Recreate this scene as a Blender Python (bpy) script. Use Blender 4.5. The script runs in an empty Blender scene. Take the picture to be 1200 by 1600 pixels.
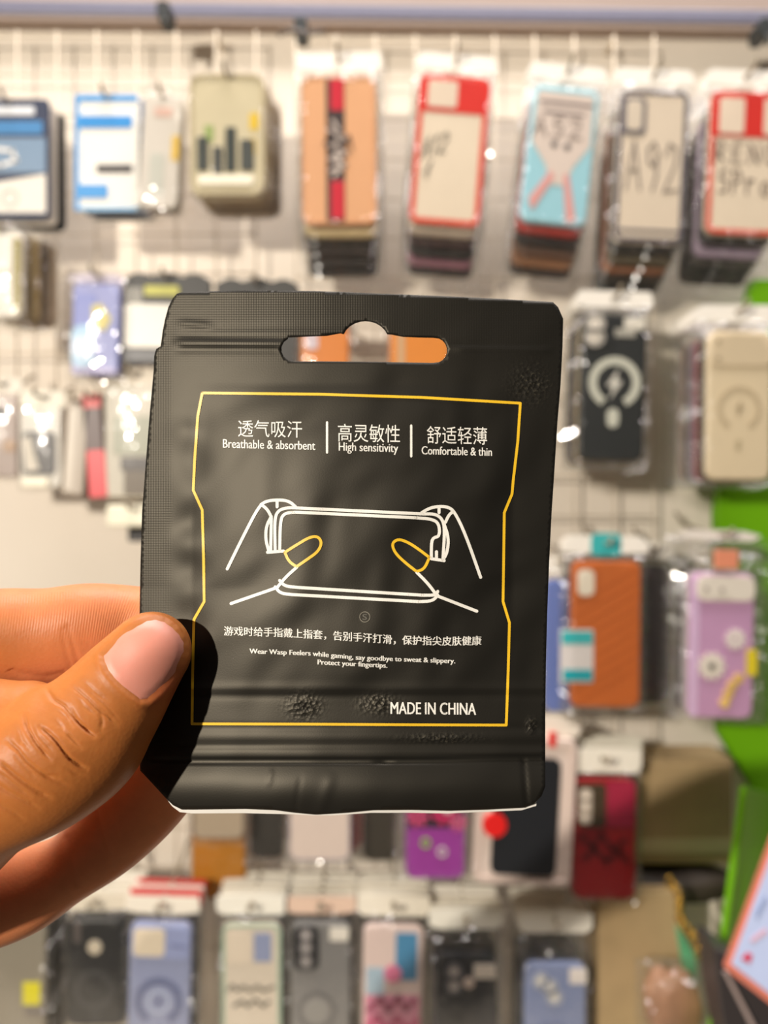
import bpy, bmesh, math, random
import numpy as np
from mathutils import Vector, Matrix
from mathutils.geometry import delaunay_2d_cdt
from mathutils.bvhtree import BVHTree

random.seed(7)
S = bpy.context.scene
COL = S.collection
F = 1200.0                      # focal length in pixels of the 1200 x 1600 frame
EYE = 1.40                      # camera height above the shop floor

# ------------------------------------------------------------------ camera
cam = bpy.data.cameras.new('camera')
cam.sensor_fit = 'VERTICAL'; cam.sensor_height = 36.0; cam.lens = 27.0
cam.clip_start = 0.01; cam.clip_end = 30
cam.dof.use_dof = True; cam.dof.focus_distance = 0.1445
cam.dof.aperture_fstop = 11.5; cam.dof.aperture_blades = 0
co = bpy.data.objects.new('camera', cam); COL.objects.link(co)
co.location = (0, 0, EYE); co.rotation_euler = (math.pi/2, 0, 0)
S.camera = co

# ------------------------------------------------------------------ world, lamps, exposure
W = bpy.data.worlds.new('world'); S.world = W; W.use_nodes = True
W.node_tree.nodes['Background'].inputs[0].default_value = (1.0, 0.93, 0.84, 1)
W.node_tree.nodes['Background'].inputs[1].default_value = 0.07

def lamp(name, kind, loc, energy, color, rot=(0, 0, 0), **kw):
    l = bpy.data.lights.new(name, kind); l.energy = energy; l.color = color
    for k, v in kw.items(): setattr(l, k, v)
    o = bpy.data.objects.new(name, l); COL.objects.link(o)
    o.location = loc; o.rotation_euler = rot
    return o
lamp('shop_bulb', 'POINT', (-1.02, -1.20, EYE+0.50), 174, (1.0, 0.915, 0.80), shadow_soft_size=0.022)
lamp('added_wall_fill', 'AREA', (0.1, 0.42, EYE+1.75), 60, (1.0, 0.94, 0.92), rot=(math.radians(18), 0, 0),
     shape='RECTANGLE', size=1.8, size_y=0.5)  # unseen area light, added as soft fill for the wall
S.view_settings.view_transform = 'Standard'
S.view_settings.look = 'None'
S.view_settings.exposure = 0.0
S.view_settings.gamma = 1.0
S.view_settings.use_curve_mapping = False
try:
    S.cycles.transparent_max_bounces = 40
except Exception:
    pass

# ------------------------------------------------------------------ helpers
def at(px, py, Y):
    return Vector(((px-600)/F*Y, Y, EYE+(800-py)/F*Y))

def lin(c):
    out = []
    for v in c[:3]:
        v = v/255.0
        out.append(v/12.92 if v <= 0.04045 else ((v+0.055)/1.055)**2.4)
    return (*out, 1.0)

_mats = {}
def mat(color, rough=0.45, metal=0.0, noise=0.0, scale=60.0, spec=0.5):
    key = (tuple(color), rough, metal, noise, scale, spec)
    if key in _mats: return _mats[key]
    m = bpy.data.materials.new('paint_%d' % len(_mats)); m.use_nodes = True
    nt = m.node_tree; b = nt.nodes['Principled BSDF']
    c = lin(color)
    b.inputs['Base Color'].default_value = c
    b.inputs['Roughness'].default_value = rough
    b.inputs['Metallic'].default_value = metal
    b.inputs['Specular IOR Level'].default_value = spec
    # a faint procedural mottling keeps every surface from reading as flat paint
    tc = nt.nodes.new('ShaderNodeTexCoord'); n = nt.nodes.new('ShaderNodeTexNoise')
    n.inputs['Scale'].default_value = scale; n.inputs['Detail'].default_value = 3
    nt.links.new(tc.outputs['Object'], n.inputs['Vector'])
    mr = nt.nodes.new('ShaderNodeMapRange')
    k = max(noise, 0.04)
    mr.inputs['To Min'].default_value = 1-k; mr.inputs['To Max'].default_value = 1+k
    nt.links.new(n.outputs['Fac'], mr.inputs['Value'])
    mx = nt.nodes.new('ShaderNodeMix'); mx.data_type = 'RGBA'; mx.blend_type = 'MULTIPLY'
    mx.inputs['Factor'].default_value = 1.0
    mx.inputs['A'].default_value = c
    nt.links.new(mr.outputs['Result'], mx.inputs['B'])
    nt.links.new(mx.outputs['Result'], b.inputs['Base Color'])
    _mats[key] = m
    return m

def film_material():
    m = bpy.data.materials.new('clear_film'); m.use_nodes = True
    nt = m.node_tree; nt.nodes.clear()
    out = nt.nodes.new('ShaderNodeOutputMaterial')
    tr = nt.nodes.new('ShaderNodeBsdfTransparent'); tr.inputs[0].default_value = (0.97, 0.97, 0.965, 1)
    gl = nt.nodes.new('ShaderNodeBsdfGlossy'); gl.inputs['Roughness'].default_value = 0.09
    gl.inputs['Color'].default_value = (1, 1, 1, 1)
    df = nt.nodes.new('ShaderNodeBsdfDiffuse'); df.inputs['Color'].default_value = (0.85, 0.84, 0.82, 1)
    lw = nt.nodes.new('ShaderNodeLayerWeight'); lw.inputs['Blend'].default_value = 0.5
    pw = nt.nodes.new('ShaderNodeMath'); pw.operation = 'POWER'; pw.inputs[1].default_value = 4.0; nt.links.new(lw.outputs['Facing'], pw.inputs[0])
    fr = nt.nodes.new('ShaderNodeMath'); fr.operation = 'MULTIPLY'; fr.inputs[1].default_value = 0.5; nt.links.new(pw.outputs[0], fr.inputs[0])
    ad = nt.nodes.new('ShaderNodeMath'); ad.operation = 'ADD'; ad.inputs[1].default_value = 0.05
    m1 = nt.nodes.new('ShaderNodeMixShader'); m2 = nt.nodes.new('ShaderNodeMixShader')
    m2.inputs[0].default_value = 0.010
    nt.links.new(fr.outputs[0], ad.inputs[0]); nt.links.new(ad.outputs[0], m1.inputs[0])
    nt.links.new(tr.outputs[0], m1.inputs[1]); nt.links.new(gl.outputs[0], m1.inputs[2])
    nt.links.new(m1.outputs[0], m2.inputs[1]); nt.links.new(df.outputs[0], m2.inputs[2])
    nt.links.new(m2.outputs[0], out.inputs[0])
    return m
FILM = film_material()

def link(name, me, m=None, parent=None, smooth=False):
    if m is not None:
        me.materials.clear(); me.materials.append(m)
    if smooth:
        me.polygons.foreach_set('use_smooth', [True]*len(me.polygons))
    o = bpy.data.objects.new(name, me); COL.objects.link(o)
    if parent is not None: o.parent = parent
    return o

def mesh(name, verts, faces):
    me = bpy.data.meshes.new(name)
    me.from_pydata([tuple(v) for v in verts], [], faces); me.update()
    return me

def tag(o, label, cat, group=None, kind=None):
    o['label'] = label; o['category'] = cat
    if group: o['group'] = group
    if kind: o['kind'] = kind
    return o

def empty(name, loc, tilt=0.0):
    o = bpy.data.objects.new(name, None); COL.objects.link(o)
    o.empty_display_size = 0.01
    o.location = loc; o.rotation_euler = (0, math.radians(tilt), 0)
    return o

def rrect(w, h, r, n=6):
    r = max(1e-5, min(r, w/2-1e-5, h/2-1e-5)); pts = []
    for cx, cz, a0 in ((w/2-r, h/2-r, 0), (-w/2+r, h/2-r, 90), (-w/2+r, -h/2+r, 180), (w/2-r, -h/2+r, 270)):
        for k in range(n+1):
            a = math.radians(a0+90*k/n); pts.append((cx+r*math.cos(a), cz+r*math.sin(a)))
    return pts

def slab_mesh(pts, y0, y1, b=0.0):
    """outline in x,z extruded from y0 (front) to y1 (back) with a rounded rim b"""
    n = len(pts); cx = sum(p[0] for p in pts)/n; cz = sum(p[1] for p in pts)/n
    ex = max(abs(p[0]-cx) for p in pts) or 1; ez = max(abs(p[1]-cz) for p in pts) or 1
    if b > 0:
        lay = [(y0, b), (y0+b*0.3, b*0.3), (y0+b, 0), (y1-b, 0), (y1-b*0.3, b*0.3), (y1, b)]
    else:
        lay = [(y0, 0), (y1, 0)]
    V = []; Fc = []
    for y, ins in lay:
        sx = 1-ins/ex; sz = 1-ins/ez
        V += [(cx+(p[0]-cx)*sx, y, cz+(p[1]-cz)*sz) for p in pts]
    for L in range(len(lay)-1):
        for i in range(n):
            j = (i+1) % n
            Fc.append((L*n+i, L*n+j, (L+1)*n+j, (L+1)*n+i))
    Fc.append(tuple(range(n))[::-1]); Fc.append(tuple((len(lay)-1)*n+i for i in range(n)))
    me = mesh('slab', V, Fc)
    bm = bmesh.new(); bm.from_mesh(me); bmesh.ops.recalc_face_normals(bm, faces=bm.faces); bm.to_mesh(me); bm.free()
    return me

def plate_hole_mesh(w, h, y0, y1, hr, hz):
    n = 32; out = []
    for k in range(n):
        a = 2*math.pi*k/n; c, s = math.cos(a), math.sin(a)
        # point of the rectangle outline in that direction seen from the hole
        tx = (w/2)/abs(c) if abs(c) > 1e-6 else 1e9
        tz = ((h/2-hz) if s > 0 else (h/2+hz))/abs(s) if abs(s) > 1e-6 else 1e9
        t = min(tx, tz); out.append((c*t, hz+s*t))
    inn = [(hr*1.5*math.cos(2*math.pi*k/n), hz+hr*math.sin(2*math.pi*k/n)) for k in range(n)]
    V = [(x, y0, z) for x, z in out]+[(x, y0, z) for x, z in inn]+[(x, y1, z) for x, z in out]+[(x, y1, z) for x, z in inn]
    Fc = []
    for i in range(n):
        j = (i+1) % n
        Fc += [(i, j, n+j, n+i), (2*n+i, 3*n+i, 3*n+j, 2*n+j), (i, 2*n+i, 2*n+j, j), (n+i, n+j, 3*n+j, 3*n+i)]
    me = mesh('header', V, Fc)
    bm = bmesh.new(); bm.from_mesh(me); bmesh.ops.recalc_face_normals(bm, faces=bm.faces); bm.to_mesh(me); bm.free()
    return me

def tube_mesh(pts, r, seg=8, flat=None):
    P = [Vector(p) for p in pts]; V = []; Fc = []
    for i, p in enumerate(P):
        t = (P[min(i+1, len(P)-1)]-P[max(i-1, 0)]).normalized()
        up = Vector((1, 0, 0)) if abs(t.x) < 0.8 else Vector((0, 0, 1))
        a = t.cross(up).normalized(); b = t.cross(a).normalized()
        for k in range(seg):
            an = 2*math.pi*k/seg
            V.append(p+a*r*math.cos(an)+b*r*math.sin(an))
    for i in range(len(P)-1):
        for k in range(seg):
            l = (k+1) % seg
            Fc.append((i*seg+k, i*seg+l, (i+1)*seg+l, (i+1)*seg+k))
    Fc.append(tuple(range(seg))[::-1]); Fc.append(tuple((len(P)-1)*seg+k for k in range(seg)))
    return mesh('tube', V, Fc)

def join_meshes(ms):
    V = []; Fc = []
    for me in ms:
        o = len(V)
        V += [tuple(v.co) for v in me.vertices]
        Fc += [tuple(o+i for i in p.vertices) for p in me.polygons]
        bpy.data.meshes.remove(me)
    return mesh('joined', V, Fc)

def box_mesh(x0, x1, y0, y1, z0, z1, b=0.0):
    pts = [(x1, z0), (x1, z1), (x0, z1), (x0, z0)]
    return slab_mesh(pts, y0, y1, b)

# ------------------------------------------------------------------ the setting
def structure(name, me, m, label=None):
    o = link(name, me, m); o['kind'] = 'structure'
    if label: o['label'] = label; o['category'] = name.split('_')[0]
    return o

YW = 0.90
wall_m = mat((232, 221, 205), 0.75, noise=0.05, scale=9)
structure('wall_back', box_mesh(-1.6, 1.6, YW, YW+0.08, 0.0, 3.0), wall_m, 'cream painted shop wall behind the wire display grid')
structure('floor', box_mesh(-1.6, 1.6, -0.4, YW, -0.05, 0.0), mat((150, 128, 100), 0.6, noise=0.2, scale=14), 'dull brown shop floor')
# a shelf over the display: tan underside and a blue grey front rail, both a touch out of level
sh = structure('trim_3', box_mesh(-1.5, 1.5, 0.018, 0.038, 0.0, 0.12), mat((156, 138, 127), 0.6, noise=0.06, scale=8), 'mauve tan fascia board over the display wall')
sh.location = at(600, 22, 0.86); sh.rotation_euler = (0, math.radians(0.75), 0)
rail = structure('trim_1', box_mesh(-1.5, 1.5, -0.012, 0.012, -0.0075, 0.0085, 0.002), mat((112, 111, 128), 0.4, noise=0.05), 'blue grey metal rail along the top of the display')
rail.location = at(600, 29, 0.888); rail.rotation_euler = (0, math.radians(0.75), 0)

# ------------------------------------------------------------------ wire grid panels
WIRE = mat((206, 192, 170), 0.5)
def grid_panel(px0, px1, py0, py1, label, Y=0.872, step=0.0452):
    a = at(px0, py0, Y); b = at(px1, py1, Y); ms = []
    n = int((b.x-a.x)/step)
    for i in range(n+1):
        x = a.x+i*step
        ms.append(tube_mesh([(x, Y, b.z), (x, Y, a.z)], 0.0011, 6))
    k = int((a.z-b.z)/step)
    for i in range(k+1):
        z = a.z-0.004-i*step
        ms.append(tube_mesh([(a.x-0.002, Y+0.0026, z), (a.x+n*step+0.002, Y+0.0026, z)], 0.0011, 6))
    # stand-off brackets into the wall
    for x in (a.x+step, a.x+(n-1)*step):
        for z in (a.z-0.004, a.z-0.004-k*step):
            ms.append(tube_mesh([(x, Y, z), (x, YW+0.002, z)], 0.003, 8))
    o = link('wire_grid_panel', join_meshes(ms), WIRE, smooth=True)
    tag(o, label, 'display grid', 'wire grid panels')
grid_panel(-160, 455, 48, 640, 'cream wire grid panel on the wall behind the blue card packs')
grid_panel(-160, 455, 1040, 1520, 'cream wire grid panel low on the wall behind the lavender and mint-framed cases')
grid_panel(462, 1080, 55, 1500, 'cream wire grid panel on the wall behind the red-framed phone cases')

HOOK = mat((150, 138, 118), 0.35, metal=0.15)
_hooks = []
def hook(x, z, y_front, short):
    Yg = 0.868
    pts = [(x+0.001, Yg+0.004, z+0.020), (x, Yg-0.003, z+0.0185), (x, Yg-0.012, z+0.012)]
    n = 8
    for i in range(n+1):
        t = i/n
        pts.append((x, (Yg-0.02)*(1-t)+(y_front-0.012)*t, z+0.009*(1-t)**2-0.0005))
    pts += [(x, y_front-0.016, z+0.002), (x, y_front-0.018, z+0.006)]
    o = link('display_hook', tube_mesh(pts, 0.0020, 8), HOOK, smooth=True)
    tag(o, 'wire display hook that carries '+short, 'hook', 'display hooks')

# ------------------------------------------------------------------ decorations on a case front
STROKES = {
 'A': [[(0, 0), (.45, 1), (.9, 0)], [(.2, .4), (.75, .4)]],
 '1': [[(.2, .75), (.5, 1), (.45, 0)]],
 '2': [[(.05, .75), (.3, 1), (.7, .9), (.7, .6), (.05, 0), (.9, .05)]],
 '9': [[(.75, .8), (.5, 1), (.15, .85), (.2, .6), (.5, .5), (.75, .75), (.7, .3), (.5, 0)]],
 '5': [[(.8, 1), (.25, 1), (.2, .6), (.6, .62), (.8, .35), (.55, .05), (.1, .1)]],
 'R': [[(.1, 0), (.12, 1)], [(.0, .95), (.55, 1), (.75, .75), (.5, .52), (.12, .5), (.8, 0)]],
 'E': [[(.8, 1), (.15, .95), (.12, 0), (.8, .05)], [(.12, .5), (.65, .52)]],
 'N': [[(.1, 0), (.15, 1), (.75, 0), (.8, 1)]],
 'O': [[(.45, 1), (.1, .7), (.15, .2), (.5, 0), (.85, .3), (.8, .8), (.45, 1)]],
 'P': [[(.1, 0), (.12, 1)], [(.0, .95), (.6, 1), (.8, .72), (.5, .5), (.12, .48)]],
 'r': [[(.1, 0), (.12, .65)], [(.1, .4), (.4, .65), (.7, .6)]],
 'o': [[(.45, .6), (.15, .4), (.2, .1), (.5, 0), (.8, .2), (.75, .5), (.45, .6)]],
}
def ribbon(pts, w, y0, y1):
    """flat band of width w along a polyline in x,z"""
    ms = []
    for (x0, z0), (x1, z1) in zip(pts[:-1], pts[1:]):
        d = Vector((x1-x0, z1-z0)); L = d.length
        if L < 1e-7: continue
        d /= L; nx, nz = -d.y*w/2, d.x*w/2
        e = w*0.3
        ax, az, bx, bz = x0-d.x*e, z0-d.y*e, x1+d.x*e, z1+d.y*e
        ms.append(slab_mesh([(ax+nx, az+nz), (ax-nx, az-nz), (bx-nx, bz-nz), (bx+nx, bz+nz)], y0, y1))
    return join_meshes(ms)

def decor(d, w, h, yf, parent):
    """d = (part name, shape, ...) in fractions of the front, u to the right and v down"""
    name, shape = d[0], d[1]
    U = lambda u, v: ((u-0.5)*w, (0.5-v)*h)
    k = d[-1] if isinstance(d[-1], dict) else {}
    up = k.get('up', 0.0006); m = mat(k['c'], k.get('rough', 0.4), k.get('metal', 0.0), k.get('noise', 0.0), k.get('scale', 60))
    y0, y1 = yf-up, yf+0.0004
    if shape == 'rect':
        u0, v0, u1, v1 = d[2:6]
        (x0, z0), (x1, z1) = U(u0, v0), U(u1, v1)
        pts = [(x+(x0+x1)/2, z+(z0+z1)/2) for x, z in rrect(x1-x0, z0-z1, k.get('r', 0.0015))]
        me = slab_mesh(pts, y0, y1, min(up*0.4, 0.0006))
    elif shape == 'disc':
        (x, z) = U(d[2], d[3]); r = d[4]; rz = k.get('rz', r)
        me = slab_mesh([(x+r*math.cos(a*math.pi/14), z+rz*math.sin(a*math.pi/14)) for a in range(28)], y0, y1, min(up*0.4, 0.0006))
    elif shape == 'ring':
        (x, z) = U(d[2], d[3]); r, wd = d[4], d[5]; g = k.get('gap', 0)
        a0, a1 = math.radians(-90+g/2), math.radians(270-g/2); n = 40; ms = []
        V = []; Fc = []
        for i in range(n+1):
            a = a0+(a1-a0)*i/n; c, s = math.cos(a), math.sin(a)
            for rr, y in ((r-wd/2, y0), (r+wd/2, y0), (r+wd/2, y1), (r-wd/2, y1)):
                V.append((x+rr*c, y, z+rr*s))
        for i in range(n):
            for q in range(4):
                Fc.append((4*i+q, 4*i+(q+1) % 4, 4*i+4+(q+1) % 4, 4*i+4+q))
        Fc += [(3, 2, 1, 0), (4*n, 4*n+1, 4*n+2, 4*n+3)]
        me = mesh('ring', V, Fc)
    elif shape == 'poly':
        me = slab_mesh([U(*p) for p in d[2]], y0, y1)
    elif shape == 'line':
        me = ribbon([U(*p) for p in d[2]], k.get('w', 0.001), y0, y1)
    elif shape == 'write':
        txt, u0, v0, u1, v1 = d[2:7]; ms = []
        n = len(txt); rnd = random.Random(len(txt)*7+int(u0*99)); sl = k.get('slant', 0.0); ris = k.get('rise', 0.0)
        for i, ch in enumerate(txt):
            if ch not in STROKES: continue
            jz = rnd.uniform(-.03, .03)
            for st in STROKES[ch]:
                pts = []
                for (a, b) in st:
                    uu = u0+(u1-u0)*(i+a*0.85)/n; vv = v1+(v0-v1)*b+jz*(v1-v0)-ris*i/n
                    pts.append(U(uu+sl*b, vv))
                ms.append(ribbon(pts, k.get('w', 0.0014), y0, y1))
        me = join_meshes(ms)
    elif shape == 'frame':
        t = d[2]; r = k.get('r', 0.009)
        o_ = rrect(w*1.0-0.0006, h-0.0006, r); i_ = rrect(w-2*t, h-2*t, max(r-t, 0.001)); n = len(o_)
        V = [(x, y0, z) for x, z in o_]+[(x, y0, z) for x, z in i_]+[(x, y1, z) for x, z in o_]+[(x, y1, z) for x, z in i_]
        Fc = []
        for i in range(n):
            j = (i+1) % n
            Fc += [(i, n+i, n+j, j), (2*n+i, 2*n+j, 3*n+j, 3*n+i), (i, j, 2*n+j, 2*n+i), (n+i, 3*n+i, 3*n+j, n+j)]
        me = mesh('frame', V, Fc)
    elif shape == 'flower':
        (x, z) = U(d[2], d[3]); r = d[4]; ms = []; q = k.get('n', 10)
        for i in range(q):
            a = 2*math.pi*i/q; cx, cz = x+r*0.62*math.cos(a), z+r*0.62*math.sin(a)
            pts = []
            for j in range(12):
                b = 2*math.pi*j/12; lx, lz = r*0.42*math.cos(b), r*0.21*math.sin(b)
                pts.append((cx+lx*math.cos(a)-lz*math.sin(a), cz+lx*math.sin(a)+lz*math.cos(a)))
            ms.append(slab_mesh(pts, y0-0.0002*(i % 2), y1))
        me = join_meshes(ms)
    o = link(name, me, m, parent)
    return o

def lens_sub(parent, pts, w, h, yf, r, c, ring):
    for (u, v) in pts:
        decor(('camera_lens', 'ring', u, v, r, r*0.5, dict(c=ring, up=0.001)), w, h, yf, parent)
        decor(('lens_glass', 'disc', u, v, r*0.7, dict(c=c, up=0.0006, rough=0.1)), w, h, yf, parent)

# ------------------------------------------------------------------ clear bags
def bag_mesh(w, h, t, top, seed, side=0.007, bot=0.008, amp=0.0016):
    """a crinkled film pillow around a case w x h x t (its centre at the origin); top = film above the case"""
    rnd = random.Random(seed)
    bw, z0, z1 = w/2+side, -h/2-bot, h/2+top
    nx, nz = 28, 56
    V = []; Fc = []
    for sidey in (-1, 1):
        for j in range(nz+1):
            for i in range(nx+1):
                x = -bw+2*bw*i/nx; z = z0+(z1-z0)*j/nz
                ex = max(0.0, (abs(x)-(w/2-0.003))/(side+0.003)); 
                ez = max(0.0, (z-(h/2-0.004))/(top+0.004), (-h/2+0.004-z)/(bot+0.004))
                e = min(1.0, max(ex, ez))
                full = t/2+0.0011
                y = full*(1-e*e*0.93)+(0.0034*(1-(x/(w/2))**2)*(1-(z/(h/2))**2) if e <= 0 and sidey < 0 else 0)
                k = amp*(0.16 if e <= 0 else 1.35)
                if i in (0, nx) or j in (0, nz):
                    y = 0.0004
                    x += rnd.uniform(-.0012, .0012) if i in (0, nx) else 0
                    z += rnd.uniform(-.0012, .0012) if j in (0, nz) else 0
                else:
                    dx = rnd.uniform(-1, 1); 
                    y = max(0.0005, y+k*dx) if e > 0 else y+abs(k*dx)
                    if e > 0:
                        x += rnd.uniform(-.0012, .0012); z += rnd.uniform(-.0016, .0016)
                V.append((x, sidey*y, z))
    N = (nx+1)*(nz+1)
    for s in (0, 1):
        for j in range(nz):
            for i in range(nx):
                a = s*N+j*(nx+1)+i; q = (a, a+1, a+nx+2, a+nx+1)
                if s: q = q[::-1]
                Fc += [(q[0], q[1], q[2]), (q[0], q[2], q[3])] if rnd.random() < .5 else [(q[0], q[1], q[3]), (q[1], q[2], q[3])]
    return mesh('bag', V, Fc)

ORD = ['front', 'second', 'third', 'fourth', 'fifth', 'sixth', 'seventh', 'eighth']
_seed = [0]
def stack(cx, cy, wp, hp, tilt=0.0, Yf=0.78, body=(230, 220, 200), t=0.0085, dec=(), back=(), gap=0.0125,
          label='', short='', group='', cat='phone case', name='packaged_phone_case', bag=True, header=(236, 230, 218),
          hdr_h=0.017, top=0.010, r=0.009, rough=0.42, lenses=(), noise=0.0, side=0.007, bot=0.008, hdr_dec=(), back_hdr=None,
          shell='case_shell', drift=(0, 0), sag=0.0, header_w=1.0, scale=60, back_noun='phone case'):
    _seed[0] += 1
    w, h = wp/F*Yf, hp/F*Yf
    c = at(cx, cy, Yf)
    case_me = slab_mesh(rrect(w, h, r), -t/2, t/2, min(0.0022, t*0.35))
    bm_ = bag_mesh(w, h, t, top, _seed[0], side, bot) if bag else None
    hd_ = plate_hole_mesh((w+2*side*0.9)*header_w, hdr_h, -0.0009, 0.0009, 0.0028, hdr_h*0.08) if header else None
    zh = h/2+top+hdr_h/2-0.003
    rnd = random.Random(_seed[0]*3)
    for k in range(len(back)+1):
        dx = drift[0]*k+(rnd.uniform(-.0012, .0012) if k else 0); dz = drift[1]*k+(rnd.uniform(-.0015, .0015) if k else 0)
        root = empty(name, c+Vector((dx, k*gap, dz-sag*k)), tilt+(rnd.uniform(-.5, .5) if k else 0))
        if k == 0:
            tag(root, label, cat, group)
            cs = link(shell, case_me, mat(body, rough, noise=noise, scale=scale), root)
        else:
            bc, words = back[k-1]
            tag(root, '%s %s, %s on the hook behind %s' % (words, back_noun, ORD[k], short), cat, group)
            cs = link(shell, case_me.copy(), mat(bc, 0.45), root)
        cs.data.polygons.foreach_set('use_smooth', [False]*len(cs.data.polygons))
        if k == 0:
            for d in dec:
                o = decor(d, w, h, -t/2, cs)
            for (pts, rr, cc, rg, yo) in lenses:
                lens_sub(cs, pts, w, h, -t/2-yo, rr, cc, rg)
        if bag:
            if k == 0: bm_.materials.append(FILM)
            b = bpy.data.objects.new('clear_bag', bm_); COL.objects.link(b); b.parent = root
            b.scale.z = 1+sag*k/h; b.location.z = sag*k/2
        if header:
            hc = (back_hdr[(k-1) % len(back_hdr)] if (k and back_hdr) else header)
            hm = hd_ if k == 0 else hd_.copy()
            ho = link('header_card', hm, mat(hc, 0.55), root); ho.location = (0, 0, zh+sag*k)
            if k == 0:
                for d in hdr_dec: decor(d, w, hdr_h, -0.0009, ho)
    zt = (zh+hdr_h*0.08) if header else h/2-0.004
    a = math.radians(tilt)
    hx, hz = math.sin(a)*zt, math.cos(a)*zt
    hook(c.x+hx, c.z+hz+0.0012, Yf-(0.004 if header else t/2), short)

# ------------------------------------------------------------------ the stock on the hooks
BLK, DK, BRN = (28, 26, 26), (52, 46, 44), (150, 98, 62)
CREAM = (228, 212, 188)
G1 = 'phone cases on the top row of hooks'
black = (BLK, 'black'); darkb = ((46, 38, 34), 'dark brown'); 

# --- top row
stack(15, 249, 126, 188, 0, 0.80, (44, 52, 76), t=0.004, bag=False, r=0.006, header=None, gap=0.010, drift=(0.004, -0.003),
      dec=(('heading_line', 'rect', .06, .07, .82, .14, dict(c=(222, 224, 226))),
           ('blue_band', 'rect', .02, .19, .92, .30, dict(c=(62, 126, 178))),
           ('photo_panel', 'rect', .02, .33, .96, .62, dict(c=(116, 140, 164))),
           ('cable_picture', 'line', [(.1, .5), (.3, .42), (.55, .44), (.6, .52), (.4, .56), (.2, .55), (.05, .58)], dict(c=(232, 228, 220), w=.004, up=.001)),
           ('lower_panel', 'poly', [(.02, .74), (.96, .63), (.96, .95), (.02, .95)], dict(c=(226, 218, 204))),
           ('seal_mark', 'ring', .52, .83, .008, .0015, dict(c=(150, 148, 146), up=.001))),
      back=(((228, 216, 200), 'white'), (BLK, 'black')), back_noun='cable card',
      label='navy and white cable card with a blue band, left end of top row', short='the navy cable card',
      group='hanging cards', cat='accessory card', name='accessory_card', shell='printed_card')
stack(168, 240, 100, 182, 0, 0.80, (234, 230, 220), t=0.003, bag=False, r=0.003, header=None, gap=0.010, drift=(.006, -.001),
      dec=(('blue_edge', 'rect', .0, .0, .07, 1., dict(c=(70, 150, 210))),
           ('blue_strip', 'rect', .07, .0, .98, .06, dict(c=(70, 150, 210), up=.0008)),
           ('blue_band', 'rect', .07, .18, .90, .29, dict(c=(44, 138, 206), up=.0009)),
           ('black_bar', 'rect', .34, .60, .90, .67, dict(c=(52, 46, 46))),
           ('blue_corner', 'rect', .07, .77, .52, .89, dict(c=(60, 146, 210), up=.001)),
           ('bottom_edge', 'rect', .07, .96, .98, .995, dict(c=(120, 176, 216)))),
      back=(((46, 110, 170), 'blue'), ((225, 215, 200), 'white')), back_noun='accessory card',
      label='white hanging card with bright blue bands and border, beside the navy cable card', short='the white and blue card',
      group='hanging cards', cat='accessory card', name='accessory_card', shell='printed_card')
stack(252, 238, 62, 178, 3, 0.79, (214, 206, 194), t=0.006, r=0.008, header=None, top=0.006, bot=.005, side=.004,
      dec=(('yellow_strip', 'rect', .78, .36, .96, .58, dict(c=(228, 188, 60))),
           ('pink_label', 'rect', .3, .12, .75, .2, dict(c=(222, 184, 168))),
           ('grey_part', 'rect', .25, .52, .62, .9, dict(c=(196, 196, 184), r=.004))),
      back=(((206, 196, 180), 'grey white'),), back_noun='clear accessory bag',
      label='clear accessory bag with a narrow yellow strip, hung over the white and blue card', short='the yellow-stripped clear bag',
      group='hanging cards', cat='accessory bag', name='accessory_bag', shell='insert_card')
stack(357, 216, 116, 188, 0, 0.78, (206, 194, 160), t=0.014, r=0.012, header=None, top=0.002, bot=.003, side=.003, gap=0.017, drift=(.003, 0),
      dec=(('adapter', 'rect', .10, .52, .25, .80, dict(c=(52, 58, 52), up=.002, r=.002)),
           ('adapter', 'rect', .31, .60, .44, .82, dict(c=(64, 66, 62), up=.002, r=.002)),
           ('adapter', 'rect', .48, .44, .62, .81, dict(c=(44, 52, 48), up=.002, r=.002)),
           ('adapter', 'rect', .68, .54, .86, .80, dict(c=(66, 70, 66), up=.002, r=.002)),
           ('green_tag', 'rect', .20, .42, .32, .56, dict(c=(150, 168, 96))),
           ('yellow_label', 'rect', .80, .32, .92, .46, dict(c=(226, 190, 40))),
           ('yellow_label', 'rect', .77, .53, .88, .66, dict(c=(216, 178, 50))),
           ('inner_tray', 'frame', .003, dict(c=(180, 166, 132), r=.012, up=.0015)),
           ('painted_glint', 'rect', .12, .84, .86, .92, dict(c=(244, 236, 214), up=.003, r=.003, rough=.15))),  # pale band paints the bright highlight along the blister's lower end
      back=(((168, 146, 110), 'tan'), ((140, 120, 92), 'brown'), ((128, 106, 80), 'brown')), back_noun='blister pack',
      label='rounded clear blister pack of dark adapters with yellow labels, left of the peach case', short='the blister pack of adapters',
      group='hanging blister packs', cat='blister pack', name='blister_pack', shell='blister_tray')
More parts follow.
